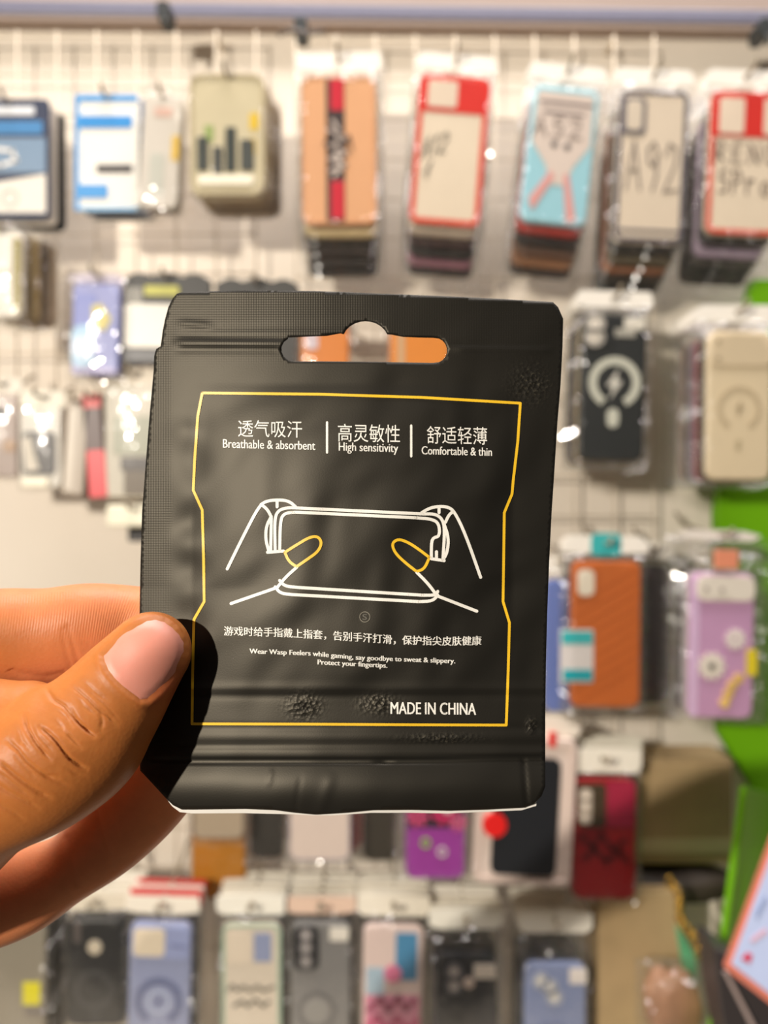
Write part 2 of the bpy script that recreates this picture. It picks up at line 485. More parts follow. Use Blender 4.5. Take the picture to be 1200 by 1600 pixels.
stack(530, 238, 116, 228, -0.4, 0.78, (224, 168, 122),
      dec=(('case_edge', 'frame', .0022, dict(c=(206, 146, 104))),
           ('dark_stripe', 'rect', .33, .015, .58, .985, dict(c=(60, 44, 44))),
           ('red_block', 'rect', .39, .015, .57, .23, dict(c=(206, 20, 48), up=.001)),
           ('red_block', 'rect', .39, .71, .57, .97, dict(c=(206, 20, 48), up=.001)),
           ('silver_scrawl', 'line', [(.34, .36), (.6, .42), (.36, .47), (.62, .52), (.35, .56), (.6, .6), (.38, .64)], dict(c=(196, 180, 170), w=.003, up=.0014)),
           ('silver_scrawl', 'line', [(.42, .3), (.52, .38), (.44, .5), (.55, .62), (.42, .68)], dict(c=(206, 192, 180), w=.003, up=.0016)),
           ('pen_scrawl', 'line', [(.30, .46), (.40, .38), (.44, .52), (.52, .36), (.56, .5), (.64, .4), (.68, .5)], dict(c=(60, 44, 40), w=.0012, up=.002))),
      back=(((222, 200, 152), 'beige'), black, ((60, 50, 46), 'dark grey'), darkb, black), group=G1, sag=0.0065,
      label='peach phone case with a black and red centre stripe, in a clear bag', short='the peach case', hdr_h=.02)
stack(702, 238, 110, 232, 4.6, 0.78, CREAM,
      dec=(('red_frame', 'frame', .0056, dict(c=(216, 62, 38))),
           ('red_panel', 'rect', .0, .02, 1., .25, dict(c=(216, 40, 26), up=.0008, r=.006)),
           ('camera_window', 'rect', .13, .04, .55, .22, dict(c=(226, 208, 186), up=.0014, r=.003)),
           ('pen_writing', 'write', 'A12', .10, .42, .46, .56, dict(c=(60, 56, 52), w=.0014, slant=.06, rise=.05)),
           ('pen_writing', 'line', [(.16, .68), (.26, .58), (.2, .7)], dict(c=(90, 84, 78), w=.0012))),
      back=(((206, 190, 172), 'grey'), ((58, 30, 34), 'maroon'), black, ((176, 120, 140), 'pinkish'), black), group=G1, sag=0.0065,
      label='red-framed clear phone case with one camera window and writing A12, second from the peach case', short='the red-framed case marked A12')
stack(873, 245, 104, 214, 6.2, 0.78, (158, 208, 220),
      dec=(('pale_print', 'poly', [(.08, .05), (.92, .05), (.94, .42), (.72, .58), (.62, .72), (.40, .72), (.30, .58), (.06, .42)], dict(c=(220, 204, 192))),
           ('pink_strip', 'poly', [(.10, .84), (.38, .62), (.46, .66), (.18, .92)], dict(c=(224, 162, 156), up=.001)),
           ('pink_strip', 'poly', [(.58, .64), (.67, .64), (.84, .97), (.70, .99)], dict(c=(224, 162, 156), up=.001)),
           ('printed_line', 'line', [(.14, .13), (.9, .13)], dict(c=(104, 88, 92), w=.0026, up=.001)),
           ('printed_line', 'line', [(.2, .2), (.8, .2)], dict(c=(110, 94, 96), w=.0026, up=.001)),
           ('pen_writing', 'write', 'A52', .06, .24, .86, .38, dict(c=(120, 104, 100), w=.0013, up=.0013)),
           ('dark_dot', 'disc', .40, .43, .0034, dict(c=(84, 76, 78), up=.0012)),
           ('dark_dot', 'disc', .60, .44, .0034, dict(c=(84, 76, 78), up=.0012))),
      back=(((196, 46, 36), 'red'), black, ((120, 86, 66), 'brown'), ((166, 116, 80), 'tan'), darkb), group=G1, sag=0.0065,
      label='light blue phone case with pale print and pink strips, marked A52', short='the light blue case')
stack(1015, 263, 108, 236, 2.6, 0.78, (222, 206, 184),
      dec=(('grey_frame', 'frame', .0044, dict(c=(92, 88, 96))),
           ('camera_rim', 'rect', .05, .05, .40, .30, dict(c=(112, 106, 110), r=.006, up=.001)),
           ('camera_window', 'rect', .11, .07, .34, .27, dict(c=(216, 202, 182), up=.0015, r=.005)),
           ('pen_writing', 'write', 'A92', .14, .34, .96, .66, dict(c=(132, 120, 112), w=.0022)),
           ('chin_line', 'rect', .03, .915, .97, .935, dict(c=(96, 90, 98)))),
      back=(black, ((104, 92, 70), 'olive'), ((178, 112, 70), 'orange brown'), ((60, 52, 44), 'dark'), black), group=G1, sag=0.0065,
      label='grey-framed clear phone case marked A92, between the light blue and the last red-framed case', short='the grey-framed case')
stack(1160, 258, 112, 222, 2.6, 0.78, CREAM,
      dec=(('red_frame', 'frame', .005, dict(c=(210, 66, 46))),
           ('red_panel', 'rect', .0, .02, 1., .32, dict(c=(212, 40, 28), up=.0008, r=.006)),
           ('camera_window', 'rect', .12, .05, .47, .30, dict(c=(230, 212, 190), up=.0014, r=.003)),
           ('camera_window', 'rect', .74, .05, .98, .30, dict(c=(230, 212, 190), up=.0014, r=.003)),
           ('pen_writing', 'write', 'RENO', .08, .36, 1.0, .50, dict(c=(110, 92, 84), w=.0019)),
           ('pen_writing', 'write', '5Pro', .14, .56, .92, .72, dict(c=(110, 92, 84), w=.0019))),
      back=(black, ((184, 164, 186), 'lilac'), ((70, 66, 60), 'dark grey'), black, darkb), group=G1, sag=0.0065,
      label='red-framed clear phone case marked RENO 5 Pro, cut by the right edge of the photo', short='the red-framed case marked RENO')

# --- second row, left of the pouch
stack(6, 430, 62, 138, 0, 0.79, (222, 214, 200), t=0.010, r=0.008, header=None, gap=.018, drift=(.008, 0),
      dec=(('olive_edge', 'rect', .80, .10, .99, .95, dict(c=(150, 136, 66), r=.003)),
           ('white_patch', 'rect', .05, .05, .72, .45, dict(c=(240, 236, 226), r=.006))),
      back=(((140, 116, 70), 'olive brown'), ((150, 128, 104), 'brown')), back_noun='accessory bag',
      label='white accessory bag with an olive side, under the navy cable card', short='the white bag with the olive side',
      group='small accessory bags', cat='accessory bag', name='accessory_bag', shell='insert_card')
stack(151, 516, 74, 142, 1.5, 0.79, (140, 146, 200), t=0.008, r=0.005, top=0.006, header=(196, 186, 196), hdr_h=.008, gap=.018, drift=(.006, 0),
      dec=(('blue_panel', 'rect', .05, .12, .50, .46, dict(c=(112, 124, 196))),
           ('blue_device', 'rect', .02, .46, .50, .92, dict(c=(164, 202, 230), r=.01, up=.002)),
           ('device_face', 'disc', .26, .70, .012, dict(c=(200, 216, 236), up=.003)),
           ('yellow_print', 'poly', [(.42, .24), (.62, .22), (.84, .38), (.70, .52), (.44, .46)], dict(c=(206, 190, 90), up=.001)),
           ('lilac_base', 'rect', .04, .92, .96, .98, dict(c=(176, 166, 206)))),
      back=(((142, 112, 84), 'brown'), ((160, 82, 40), 'rust brown')), back_noun='accessory bag',
      label='blue accessory pack with a pale blue device and yellow print', short='the blue pack with yellow print',
      group='small accessory bags', cat='accessory bag', name='accessory_bag', shell='insert_card')
def scallop(cx, cy, wp, hp, label, short, Yf=0.80, panel=True):
    pts = [(-.5, -.5), (.5, -.5), (.5, .40)]
    for i in range(17):
        u = .5-i/16; pts.append((u, .43+.05*abs(math.sin(i/16*math.pi*3))+.03*math.cos(u*3)))
    pts.append((-.5, .40))
    w, h = wp/F*Yf, hp/F*Yf
    for k in range(2):
        root = empty('earphone_pack', at(cx, cy, Yf+k*.022), 1)
        tag(root, label if k == 0 else 'dark earphone pack hanging second, behind %s' % short, 'accessory pack', 'black scalloped packs')
        me = slab_mesh([(u*w, v*h) for u, v in pts][::1], -.005, .005, 0)
        cs = link('printed_card', me, mat((58, 56, 52) if k == 0 else (120, 100, 84), .5), root)
        if k == 0 and panel:
            decor(('yellow_label', 'rect', .24, .14, .64, .25, dict(c=(176, 172, 44))), w, h, -.005, cs)
            decor(('grey_band', 'rect', .02, .16, .22, .34, dict(c=(120, 116, 104))), w, h, -.005, cs)
            decor(('white_panel', 'rect', .01, .34, .98, .82, dict(c=(226, 220, 206), r=.004)), w, h, -.005, cs)
            decor(('black_base', 'rect', .01, .84, .99, .97, dict(c=(50, 48, 50))), w, h, -.005, cs)
    p = at(cx, cy, Yf); hook(p.x, p.z+h*.45, Yf-.004, short)
scallop(262, 500, 134, 142, 'black and white scalloped earphone pack with a yellow label, partly behind the pouch corner', 'the scalloped pack with the yellow label')
scallop(402, 512, 128, 150, 'black scalloped earphone pack whose top alone shows above the black pouch', 'the scalloped pack over the pouch', panel=False)
stack(508, 625, 74, 235, 0, 0.78, (222, 132, 50), group='orange phone cases',
      dec=(('camera_window', 'rect', .08, .04, .36, .17, dict(c=(216, 200, 206), r=.003)),), back=(((214, 130, 60), 'orange'),),
      label='orange phone case with a pale camera window, seen through the left of the hang hole', short='the orange case with the camera window')
stack(656, 625, 92, 235, 0, 0.78, (226, 138, 46), group='orange phone cases', back=(((214, 130, 60), 'orange'),),
      dec=(('side_band', 'rect', .12, .02, .24, .98, dict(c=(206, 172, 130))),),
      label='orange phone case with a tan side band, seen through the right of the hang hole', short='the orange case with the tan band')

# --- second row, right of the pouch
G2 = 'phone cases right of the pouch'
MAG = lambda c, u=.5, v=.47, r=.0225, wd=.0065, gap=70, up=.0007: (
    ('magnet_ring', 'ring', u, v, r, wd, dict(c=c, gap=gap, up=up)),)
stack(956, 606, 101, 228, 1.8, 0.78, (30, 33, 32), rough=.5,
      dec=MAG((206, 206, 190), .52, .47, .0222, .0078, 58)+(
           ('magnet_stem', 'rect', .42, .645, .60, .775, dict(c=(206, 206, 190), r=.006)),
           ('charge_bolt', 'poly', [(.58, .37), (.40, .49), (.50, .50), (.44, .59), (.64, .46), (.55, .45)], dict(c=(212, 208, 196))),
           ('camera_plate', 'rect', .10, .02, .50, .22, dict(c=(36, 38, 38), r=.006, up=.0014)),
           ('white_label', 'rect', .64, .02, .96, .105, dict(c=(226, 220, 206))),
           ('grey_label', 'rect', .46, .10, .82, .155, dict(c=(176, 172, 160)))),
      lenses=(([(.19, .075), (.19, .165)], .008, (222, 214, 200), (176, 170, 160), .0014),),
      back=(((140, 122, 74), 'olive gold'), ((60, 50, 44), 'dark brown'), ((96, 84, 76), 'grey brown'), black), group=G2, header=(232, 226, 214),
      label='black phone case with a white magnet ring and bolt, right of the pouch', short='the black case with the white ring')
stack(1152, 634, 100, 232, 0.6, 0.76, (224, 206, 172), rough=.5, side=.016, top=.012, bot=.006,
      dec=MAG((196, 178, 146), .5, .52, .0195, .0045, 60)+(
           ('camera_plate', 'rect', .03, .02, .99, .24, dict(c=(216, 198, 166), r=.008, up=.0016)),
           ('camera_dot', 'disc', .16, .08, .0022, dict(c=(150, 132, 104), up=.0024)),
           ('camera_dot', 'disc', .16, .19, .0022, dict(c=(150, 132, 104), up=.0024)),
           ('magnet_stem', 'rect', .45, .73, .53, .80, dict(c=(186, 170, 136), r=.002)),
           ('charge_bolt', 'poly', [(.54, .46), (.44, .53), (.49, .53), (.46, .58), (.57, .51), (.51, .51)], dict(c=(160, 142, 112)))),
      back=(((44, 36, 32), 'dark'), ((150, 40, 34), 'red'), ((150, 116, 150), 'purple'), ((88, 104, 80), 'green'), ((150, 120, 104), 'brown')), group=G2,
      label='cream phone case with a faint magnet ring, cut by the right edge', short='the cream case')

# --- third row, left edge of the photo
G3 = 'small packs at the left edge'
def small(cx, cy, wp, hp, tilt, body, dec, label, short, Yf=.80, t=.010, back=(), hdr=None, bag=True, **kw):
    stack(cx, cy, wp, hp, tilt, Yf, body, t=t, r=.004, header=hdr, dec=dec, back=back, label=label, short=short, group=G3,
          cat='accessory pack', name='accessory_pack', shell='pack_body', bag=bag, top=.004, bot=.004, side=.003, gap=.018, back_noun='accessory pack', **kw)
small(2, 682, 58, 128, 0, (176, 158, 148), (('dark_print', 'rect', .4, .16, .72, .34, dict(c=(66, 60, 56), r=.003)), ('tan_print', 'disc', .78, .62, .007, dict(c=(176, 142, 110)))),
      'greyish pink accessory pack at the left edge, third row', 'the greyish pink pack', hdr=(232, 224, 208))
small(66, 700, 66, 124, 0, (226, 220, 208), (('dark_pouch', 'rect', .10, .30, .86, .84, dict(c=(92, 88, 86), r=.006, up=.003)), ('pale_print', 'poly', [(.12, .4), (.3, .36), (.52, .78), (.2, .8)], dict(c=(200, 190, 172), up=.004)),
      ('white_base', 'rect', .1, .88, .7, .99, dict(c=(248, 240, 214), up=.003))),
      'white accessory bag holding a grey pouch, left of the slanted grey pack', 'the white bag with the grey pouch', hdr=(238, 232, 214))
small(121, 700, 34, 150, 4, (176, 162, 144), (('pale_side', 'rect', .1, .1, .5, .95, dict(c=(206, 194, 176))),), 'narrow grey beige pack hanging slanted beside the red pack', 'the slanted grey pack', bag=False,
      back=(((120, 60, 70), 'maroon'),))
small(150, 698, 32, 162, -4, (84, 60, 54), (('red_top', 'rect', .05, .0, .95, .13, dict(c=(216, 44, 34))), ('red_base', 'rect', .12, .54, .98, .99, dict(c=(222, 56, 62)))),
      'narrow dark pack with bright red ends, beside the slanted grey pack', 'the narrow red pack', bag=False)
small(208, 690, 84, 176, 0, (208, 200, 182), (('green_print', 'rect', .16, .28, .98, .62, dict(c=(164, 164, 142), r=.004)), ('dark_print', 'rect', .3, .64, .98, .76, dict(c=(84, 76, 72))), ('brown_print', 'rect', .36, .76, .99, .98, dict(c=(112, 98, 80)))),
      'pale bag with grey green and dark print, against the left side of the pouch', 'the grey green bag', hdr=(228, 216, 196))
stack(212, 806, 82, 34, 0, .80, (240, 234, 208), t=.02, r=.003, bag=False, header=None, dec=(), back=(((48, 46, 46), 'black'),), gap=.03, drift=(.012, -.016), back_noun='small box',
      label='low white box under the pale grey green bag', short='the low white box', group=G3, cat='box', name='small_box', shell='box_body')

# --- third row, right
stack(945, 990, 108, 228, 0.6, 0.77, (194, 98, 26), rough=.55, noise=.12, scale=24,
      dec=(('camera_plate', 'rect', .05, .04, .38, .26, dict(c=(186, 96, 34), r=.006, up=.0012)),
           ('camera_window', 'rect', .08, .06, .32, .24, dict(c=(226, 216, 196), r=.006, up=.0018)),
           ('price_label', 'rect', -.16, .47, .32, .83, dict(c=(216, 210, 206), r=.002, up=.0010)),
           ('label_teal_head', 'rect', -.14, .48, .31, .57, dict(c=(56, 176, 178), r=.001, up=.0014)),
           ('label_teal_foot', 'rect', -.12, .74, .31, .82, dict(c=(28, 160, 170), r=.001, up=.0014))) + tuple(
          ('diagonal_rib', 'line', [(.05+.0*i, .98-.085*i), (.95, .98-.085*i-.25)], dict(c=(176, 86, 20), w=.0012, up=.0004)) for i in range(9)),
      back=(((40, 44, 66), 'navy'), ((36, 38, 56), 'navy'), black, ((60, 70, 130), 'blue')), group=G2, drift=(.002, 0),
      hdr_dec=(('teal_tab', 'rect', .28, -.2, .72, 1.15, dict(c=(58, 172, 172), r=.006)),), side=.009,
      label='ribbed orange phone case with a teal label on its side', short='the orange ribbed case')
stack(872, 1008, 46, 206, 0, 0.80, (110, 130, 196), group=G2, dec=(), back=(),
      label='light blue phone case half hidden between the pouch and the orange case', short='the blue case beside the pouch')
stack(1018, 990, 52, 214, 0, 0.81, (44, 38, 36), group=G2, dec=(), back=(black, darkb), drift=(.001, 0),
      label='black phone case hanging in the gap right of the orange case', short='the black case beside the orange case')
lil = (204, 158, 196)
stack(1125, 1008, 100, 226, 1.2, 0.75, lil, rough=.4, side=.018, top=.034, bot=.006, hdr_h=.010, header=(222, 214, 204), header_w=.8,
      dec=(('camera_bar', 'rect', .08, .02, .98, .19, dict(c=(218, 210, 196), r=.008, up=.003)),
           ('camera_dot', 'disc', .22, .11, .0024, dict(c=(160, 150, 142), up=.004)), ('camera_dot', 'disc', .46, .11, .0024, dict(c=(160, 150, 142), up=.004)),
           ('pale_side', 'rect', .0, .03, .14, .99, dict(c=(222, 190, 224), r=.004)),
           ('white_flower', 'flower', .34, .64, .0135, dict(c=(236, 228, 214), up=.0016)),
           ('flower_heart', 'disc', .34, .64, .003, dict(c=(60, 56, 50), up=.003)),
           ('white_flower', 'flower', .70, .45, .010, dict(c=(236, 228, 220), up=.0016)),
           ('yellow_label', 'rect', .88, .52, 1.04, .70, dict(c=(226, 206, 40), up=.0016)),
           ('gold_bead', 'disc', .76, .72, .0048, dict(c=(226, 190, 110), up=.003)),
           ('gold_bead', 'disc', .66, .77, .0048, dict(c=(226, 190, 110), up=.003)),
           ('gold_bead', 'disc', .60, .83, .0048, dict(c=(226, 190, 110), up=.003)),
           ('gold_bead', 'disc', .55, .89, .0048, dict(c=(226, 190, 110), up=.003)),
           ('peach_tab', 'rect', .34, -.16, .70, -.03, dict(c=(222, 142, 110), up=.004))),
      back=(((206, 200, 196), 'white'), ((60, 60, 76), 'dark grey')), group=G2,
      label='lilac phone case with white flowers and gold beads in a wide clear box bag', short='the lilac flowered case')

# --- fourth row
G4 = 'phone cases under the pouch'
stack(818, 1262, 150, 226, 3, 0.77, (226, 208, 196), t=.016, r=.007, bag=False, header=(232, 222, 206), top=.004,
      dec=(('box_rim', 'frame', .006, dict(c=(216, 196, 184), up=.002)),
           ('dark_case', 'rect', .17, .13, .84, .935, dict(c=(24, 27, 32), r=.008, up=.003, rough=.5)),
           ('red_sticker', 'disc', .19, .60, .012, dict(c=(226, 32, 30), up=.0045)),
           ('red_corner', 'rect', .70, -.05, .78, .05, dict(c=(220, 40, 34), up=.003))),
      back=(((224, 214, 200), 'white'),), back_noun='case box', group=G4, gap=.02,
      label='white boxed black phone case with red stickers, behind the lower right of the pouch', short='the white box with the black case', cat='boxed phone case', name='boxed_phone_case', shell='box_tray')
red = (170, 18, 26)
stack(942, 1308, 98, 186, 0.5, 0.77, red, rough=.4,
      dec=(('rim', 'frame', .0016, dict(c=(136, 12, 24))),
           ('crimson_panel', 'rect', .54, .02, .98, .40, dict(c=(168, 20, 64), up=.0007)),
           ('camera_plate', 'rect', .06, .04, .52, .40, dict(c=(64, 52, 30), r=.004, up=.0016)),
           ('lens_cover', 'rect', .10, .08, .30, .37, dict(c=(206, 186, 164), r=.004, up=.0024)),
           ('pen_smudge', 'line', [(.12, .47), (.3, .56), (.46, .46), (.62, .58), (.84, .5)], dict(c=(110, 8, 14), w=.005, up=.0007)),
           ('pen_smudge', 'line', [(.18, .66), (.36, .58), (.54, .68), (.74, .6), (.88, .68)], dict(c=(110, 8, 14), w=.005, up=.0007))),
      lenses=(([(.19, .13), (.19, .215), (.19, .31)], .0052, (232, 220, 204), (190, 176, 160), .0024),),
      back=(black, black, ((36, 30, 28), 'black'), black), drift=(.0045, 0), group=G4, hdr_h=.024, header=(238, 232, 216), top=.008,
      label='deep red phone case with a brown camera block, lower right', short='the deep red case')
stack(343, 1200, 82, 218, 0, 0.79, (178, 160, 136), dec=(('rim', 'frame', .002, dict(c=(120, 106, 92))),), back=(), group=G4,
      label='greige phone case whose lower end shows under the left of the pouch', short='the greige case')
stack(343, 1300, 84, 205, 0, 0.83, (190, 124, 16), dec=(), back=(), group=G4, rough=.55,
      label='mustard yellow phone case hanging below and behind the greige case', short='the mustard case')
stack(418, 1232, 54, 214, 0, 0.81, (58, 54, 48), dec=(), back=(((130, 120, 130), 'grey'),), group=G4, drift=(-.002, -.004),
      label='dark grey phone case hanging between the greige and the white case', short='the dark grey case under the pouch')
stack(500, 1226, 96, 232, 0, 0.78, (228, 210, 198), dec=(('rim', 'frame', .0016, dict(c=(150, 146, 160))),), back=(((150, 60, 60), 'dusty red'), ((176, 80, 76), 'dusty red')), drift=(.0055, .001), group=G4,
      label='white phone case with a grey rim, under the middle of the pouch', short='the white case')
stack(594, 1236, 52, 214, 0, 0.81, (64, 58, 48), dec=(), back=(black,), group=G4,
      label='dark olive phone case hanging between the white and the purple flowered case', short='the dark olive case')
stack(680, 1254, 92, 230, 0.6, 0.77, (160, 62, 158), rough=.35, side=.012,
      dec=(('dark_field', 'rect', .02, .36, .98, .66, dict(c=(60, 36, 52))),
           ('pink_flower', 'flower', .20, .58, .011, dict(c=(214, 76, 124), n=7, up=.0014)),
           ('pink_flower', 'flower', .64, .55, .013, dict(c=(216, 40, 104), n=7, up=.0014)),
           ('pink_flower', 'flower', .88, .62, .009, dict(c=(214, 100, 140), n=7, up=.0014)),
           ('pale_petal', 'disc', .70, .52, .006, dict(c=(226, 190, 200), up=.002)),
           ('green_dot', 'ring', .34, .76, .0042, .002, dict(c=(150, 196, 90), up=.0014)),
           ('silver_dot', 'ring', .62, .82, .0042, .002, dict(c=(216, 206, 206), up=.0014)),
           ('lilac_edge', 'frame', .002, dict(c=(146, 80, 150)))),
      back=(((120, 96, 90), 'brown'),), group=G4,
      label='purple phone case with pink flowers, under the pouch', short='the purple flowered case')

# --- bottom row
G5 = 'phone cases on the bottom row of hooks'
WH = ((236, 230, 214), (230, 222, 204), (240, 234, 220))
RD = ((214, 66, 66), (236, 228, 214), (216, 58, 58))
bk4 = (black, ((60, 54, 48), 'dark grey'), black, darkb)
stack(28, 1548, 90, 222, 0, 0.78, (142, 134, 118), group=G5, back=bk4, header=(232, 224, 210), back_hdr=WH,
      dec=(('yellow_label', 'rect', .62, .42, .92, .58, dict(c=(222, 212, 20))), ('grey_label', 'rect', .66, .58, .98, .66, dict(c=(120, 112, 104)))),
      label='grey phone case with a yellow label, left end of the bottom row', short='the grey case with the yellow label')
stack(151, 1516, 90, 166, -0.6, 0.78, (32, 32, 32), group=G5, back=bk4, header=(222, 212, 192), back_hdr=WH,
      dec=(('magnet_ring', 'ring', .48, .66, .0175, .006, dict(c=(52, 52, 52))), ('magnet_stem', 'rect', .42, .86, .56, .98, dict(c=(48, 48, 48), r=.002)),
           ('lens_window', 'disc', .50, .26, .0072, dict(c=(206, 194, 172), up=.001)), ('side_print', 'rect', .14, .02, .26, .22, dict(c=(92, 84, 80)))),
      label='black phone case with a dark magnet ring, left of the lavender case', short='the black case on the bottom row')
lav = (146, 154, 186)
stack(250, 1556, 96, 236, 1.6, 0.77, lav, group=G5, back=(black, ((44, 40, 44), 'black'), black), header=(238, 230, 214), back_hdr=RD+WH,
      dec=(('camera_plate', 'rect', .03, .02, .98, .235, dict(c=(150, 160, 200), r=.006, up=.0014)),
           ('camera_window', 'rect', .07, .035, .58, .22, dict(c=(222, 208, 184), r=.005, up=.002)),
           ('name_line', 'line', [(.68, .14), (.92, .15)], dict(c=(110, 118, 156), w=.002, up=.002)),
           ('magnet_ring', 'ring', .50, .52, .0205, .007, dict(c=(104, 112, 146), gap=60)),
           ('inner_ring', 'ring', .50, .52, .0105, .003, dict(c=(176, 184, 208), up=.0007)),
           ('magnet_stem', 'disc', .48, .735, .004, dict(c=(96, 104, 140))),
           ('charge_bolt', 'poly', [(.56, .47), (.44, .525), (.49, .53), (.44, .57), (.57, .515), (.51, .51)], dict(c=(92, 100, 136)))),
      label='lavender blue phone case with a darker magnet ring, bottom row', short='the lavender case')
stack(394, 1558, 92, 236, 0, 0.78, (216, 204, 186), group=G5, back=bk4, header=(238, 234, 220), back_hdr=WH, hdr_h=.02,
      dec=(('mint_frame', 'frame', .003, dict(c=(160, 190, 168))),
           ('blue_patch', 'rect', .54, .06, .84, .25, dict(c=(146, 156, 188))),
           ('camera_window', 'rect', .08, .05, .50, .26, dict(c=(226, 212, 192), r=.004)),
           ('printed_line', 'line', [(.10, .44), (.18, .40), (.26, .44), (.36, .41), (.48, .44), (.60, .41), (.72, .44), (.88, .41)], dict(c=(96, 90, 80), w=.0026)),
           ('printed_line', 'line', [(.20, .54), (.34, .51), (.44, .54), (.56, .50), (.70, .54), (.80, .51)], dict(c=(96, 90, 80), w=.0030))),
      label='pale phone case with a mint frame and two dark lines of writing, bottom row', short='the mint-framed case')
stack(501, 1556, 92, 236, 0, 0.78, (126, 124, 122), group=G5, back=bk4, header=(226, 196, 174), back_hdr=WH,
      dec=(('camera_plate', 'rect', .03, .02, .48, .31, dict(c=(26, 26, 28), r=.008, up=.0016)),
           ('white_label', 'rect', .66, .03, .98, .12, dict(c=(232, 226, 214))),
           ('magnet_ring', 'ring', .44, .58, .0175, .0045, dict(c=(104, 102, 102))),
           ('inner_disc', 'disc', .44, .58, .013, dict(c=(142, 140, 136))),
           ('magnet_stem', 'rect', .38, .72, .50, .9, dict(c=(108, 106, 104), r=.002))),
      lenses=(([(.26, .075), (.26, .16), (.26, .25)], .0055, (176, 170, 166), (120, 116, 116), .0016),),
      label='grey phone case with a black triple camera block, bottom row', short='the grey black-camera case')
stack(613, 1560, 94, 236, 1, 0.78, (226, 204, 196), group=G5, back=bk4, header=(240, 232, 214), back_hdr=WH, hdr_h=.022,
      dec=(('blue_patch', 'rect', .54, .05, .90, .36, dict(c=(76, 142, 184))),
           ('pink_patch', 'disc', .50, .32, .009, dict(c=(226, 126, 160), up=.001)),
           ('blue_haze', 'rect', .06, .28, .36, .46, dict(c=(170, 194, 210))),
           ('pink_field', 'rect', .05, .46, .95, .98, dict(c=(216, 130, 160))),
           ('magenta_scrawl', 'line', [(.1, .56), (.3, .48), (.44, .56), (.6, .47), (.72, .55), (.88, .48)], dict(c=(150, 30, 84), w=.005, up=.0012)),
           ('magenta_scrawl', 'line', [(.08, .68), (.26, .6), (.42, .7), (.58, .6), (.76, .69), (.92, .62)], dict(c=(190, 30, 100), w=.005, up=.0012)),
           ('magenta_scrawl', 'line', [(.12, .8), (.3, .73), (.5, .8), (.7, .74), (.9, .8)], dict(c=(206, 44, 110), w=.005, up=.0012))),
      label='pink, white and blue phone case with magenta scrawl, bottom row', short='the pink and blue case')
stack(728, 1598, 96, 222, 0, 0.77, (24, 26, 32), group=G5, back=bk4, header=(232, 228, 214), back_hdr=WH, top=.026, hdr_h=.02,
      dec=(('white_label', 'rect', .62, .07, .98, .17, dict(c=(226, 214, 200))),
           ('flash_dot', 'disc', .54, .20, .0056, dict(c=(206, 186, 172), up=.001))),
      lenses=(([(.30, .12), (.30, .22)], .0066, (196, 186, 178), (110, 106, 108), 0),),
      label='black phone case with pale lens dots and a white label, bottom row', short='the black case with the white label')
stack(866, 1612, 96, 220, 0.5, 0.77, (128, 140, 176), group=G5, back=bk4, header=(238, 232, 218), back_hdr=WH, top=.032, hdr_h=.022,
      dec=(('white_label', 'rect', .72, .03, 1.0, .14, dict(c=(230, 222, 216))),
           ('magnet_ring', 'ring', .46, .56, .0185, .006, dict(c=(108, 120, 158))),
           ('inner_disc', 'disc', .46, .56, .0135, dict(c=(150, 160, 192)))),
      lenses=(([(.26, .12), (.40, .16), (.48, .235)], .0068, (216, 212, 204), (168, 172, 186), 0),),
      label='steel blue phone case with pale lenses, right end of the bottom row', short='the steel blue case')

# ------------------------------------------------------------------ lower right: green boards, cartons, leaning card
def px_slab(name, pts, Y, thick, m, parent=None, b=0.0, lean=None):
    """board cut to an outline, standing at distance Y; lean = (x slope, z slope) of its depth"""
    P = [at(x, y, Y) for x, y in pts]; c = sum(P, Vector())/len(P)
    pts2 = [(p.x-c.x, p.z-c.z) for p in P]
    area = sum(pts2[i][0]*pts2[(i+1) % len(pts2)][1]-pts2[(i+1) % len(pts2)][0]*pts2[i][1] for i in range(len(pts2)))
    if area < 0: pts2.reverse()
    me = slab_mesh(pts2, 0, thick, b)
    if lean:
        for v in me.vertices: v.co.y += lean[0]*v.co.x+lean[1]*v.co.z
    o = link(name, me, m, parent); o.location = c
    return o
GREEN = mat((108, 172, 8), 0.6, noise=0.12, scale=12, spec=0.2)
tag(px_slab('green_board', [(1177, 436), (1260, 436), (1300, 1420), (1204, 1276), (1126, 1148), (1121, 800), (1150, 600)], 0.845, 0.018, GREEN, b=0.002),
    'bright green upright board with a slanted lower end, behind the lilac case', 'board', 'green boards')
def panel(name, corners, thick, m):
    P = [at(*c) for c in corners]; o0 = P[0].copy()
    nrm = (P[1]-P[0]).cross(P[3]-P[0]).normalized()*thick
    V = [p-o0 for p in P]+[p-o0+nrm for p in P]
    me = mesh(name, V, [(0, 1, 2, 3), (7, 6, 5, 4)]+[(i, i+4, (i+1) % 4+4, (i+1) % 4) for i in range(4)])
    bm = bmesh.new(); bm.from_mesh(me); bmesh.ops.recalc_face_normals(bm, faces=bm.faces)
    bmesh.ops.bevel(bm, geom=bm.edges[:], offset=.0015, segments=2, affect='EDGES'); bm.to_mesh(me); bm.free()
    o = link(name, me, m); o.location = o0
    return o
gb = panel('green_board', [(1156, 1226, .70), (1078, 1800, .70), (1200, 1800, .835), (1200, 1238, .835)], .006, GREEN)
tag(gb, 'green board leaning in shade behind the salmon-edged card, lower right', 'board', 'green boards')
CT = mat((176, 150, 110), 0.8, noise=0.22, scale=26)
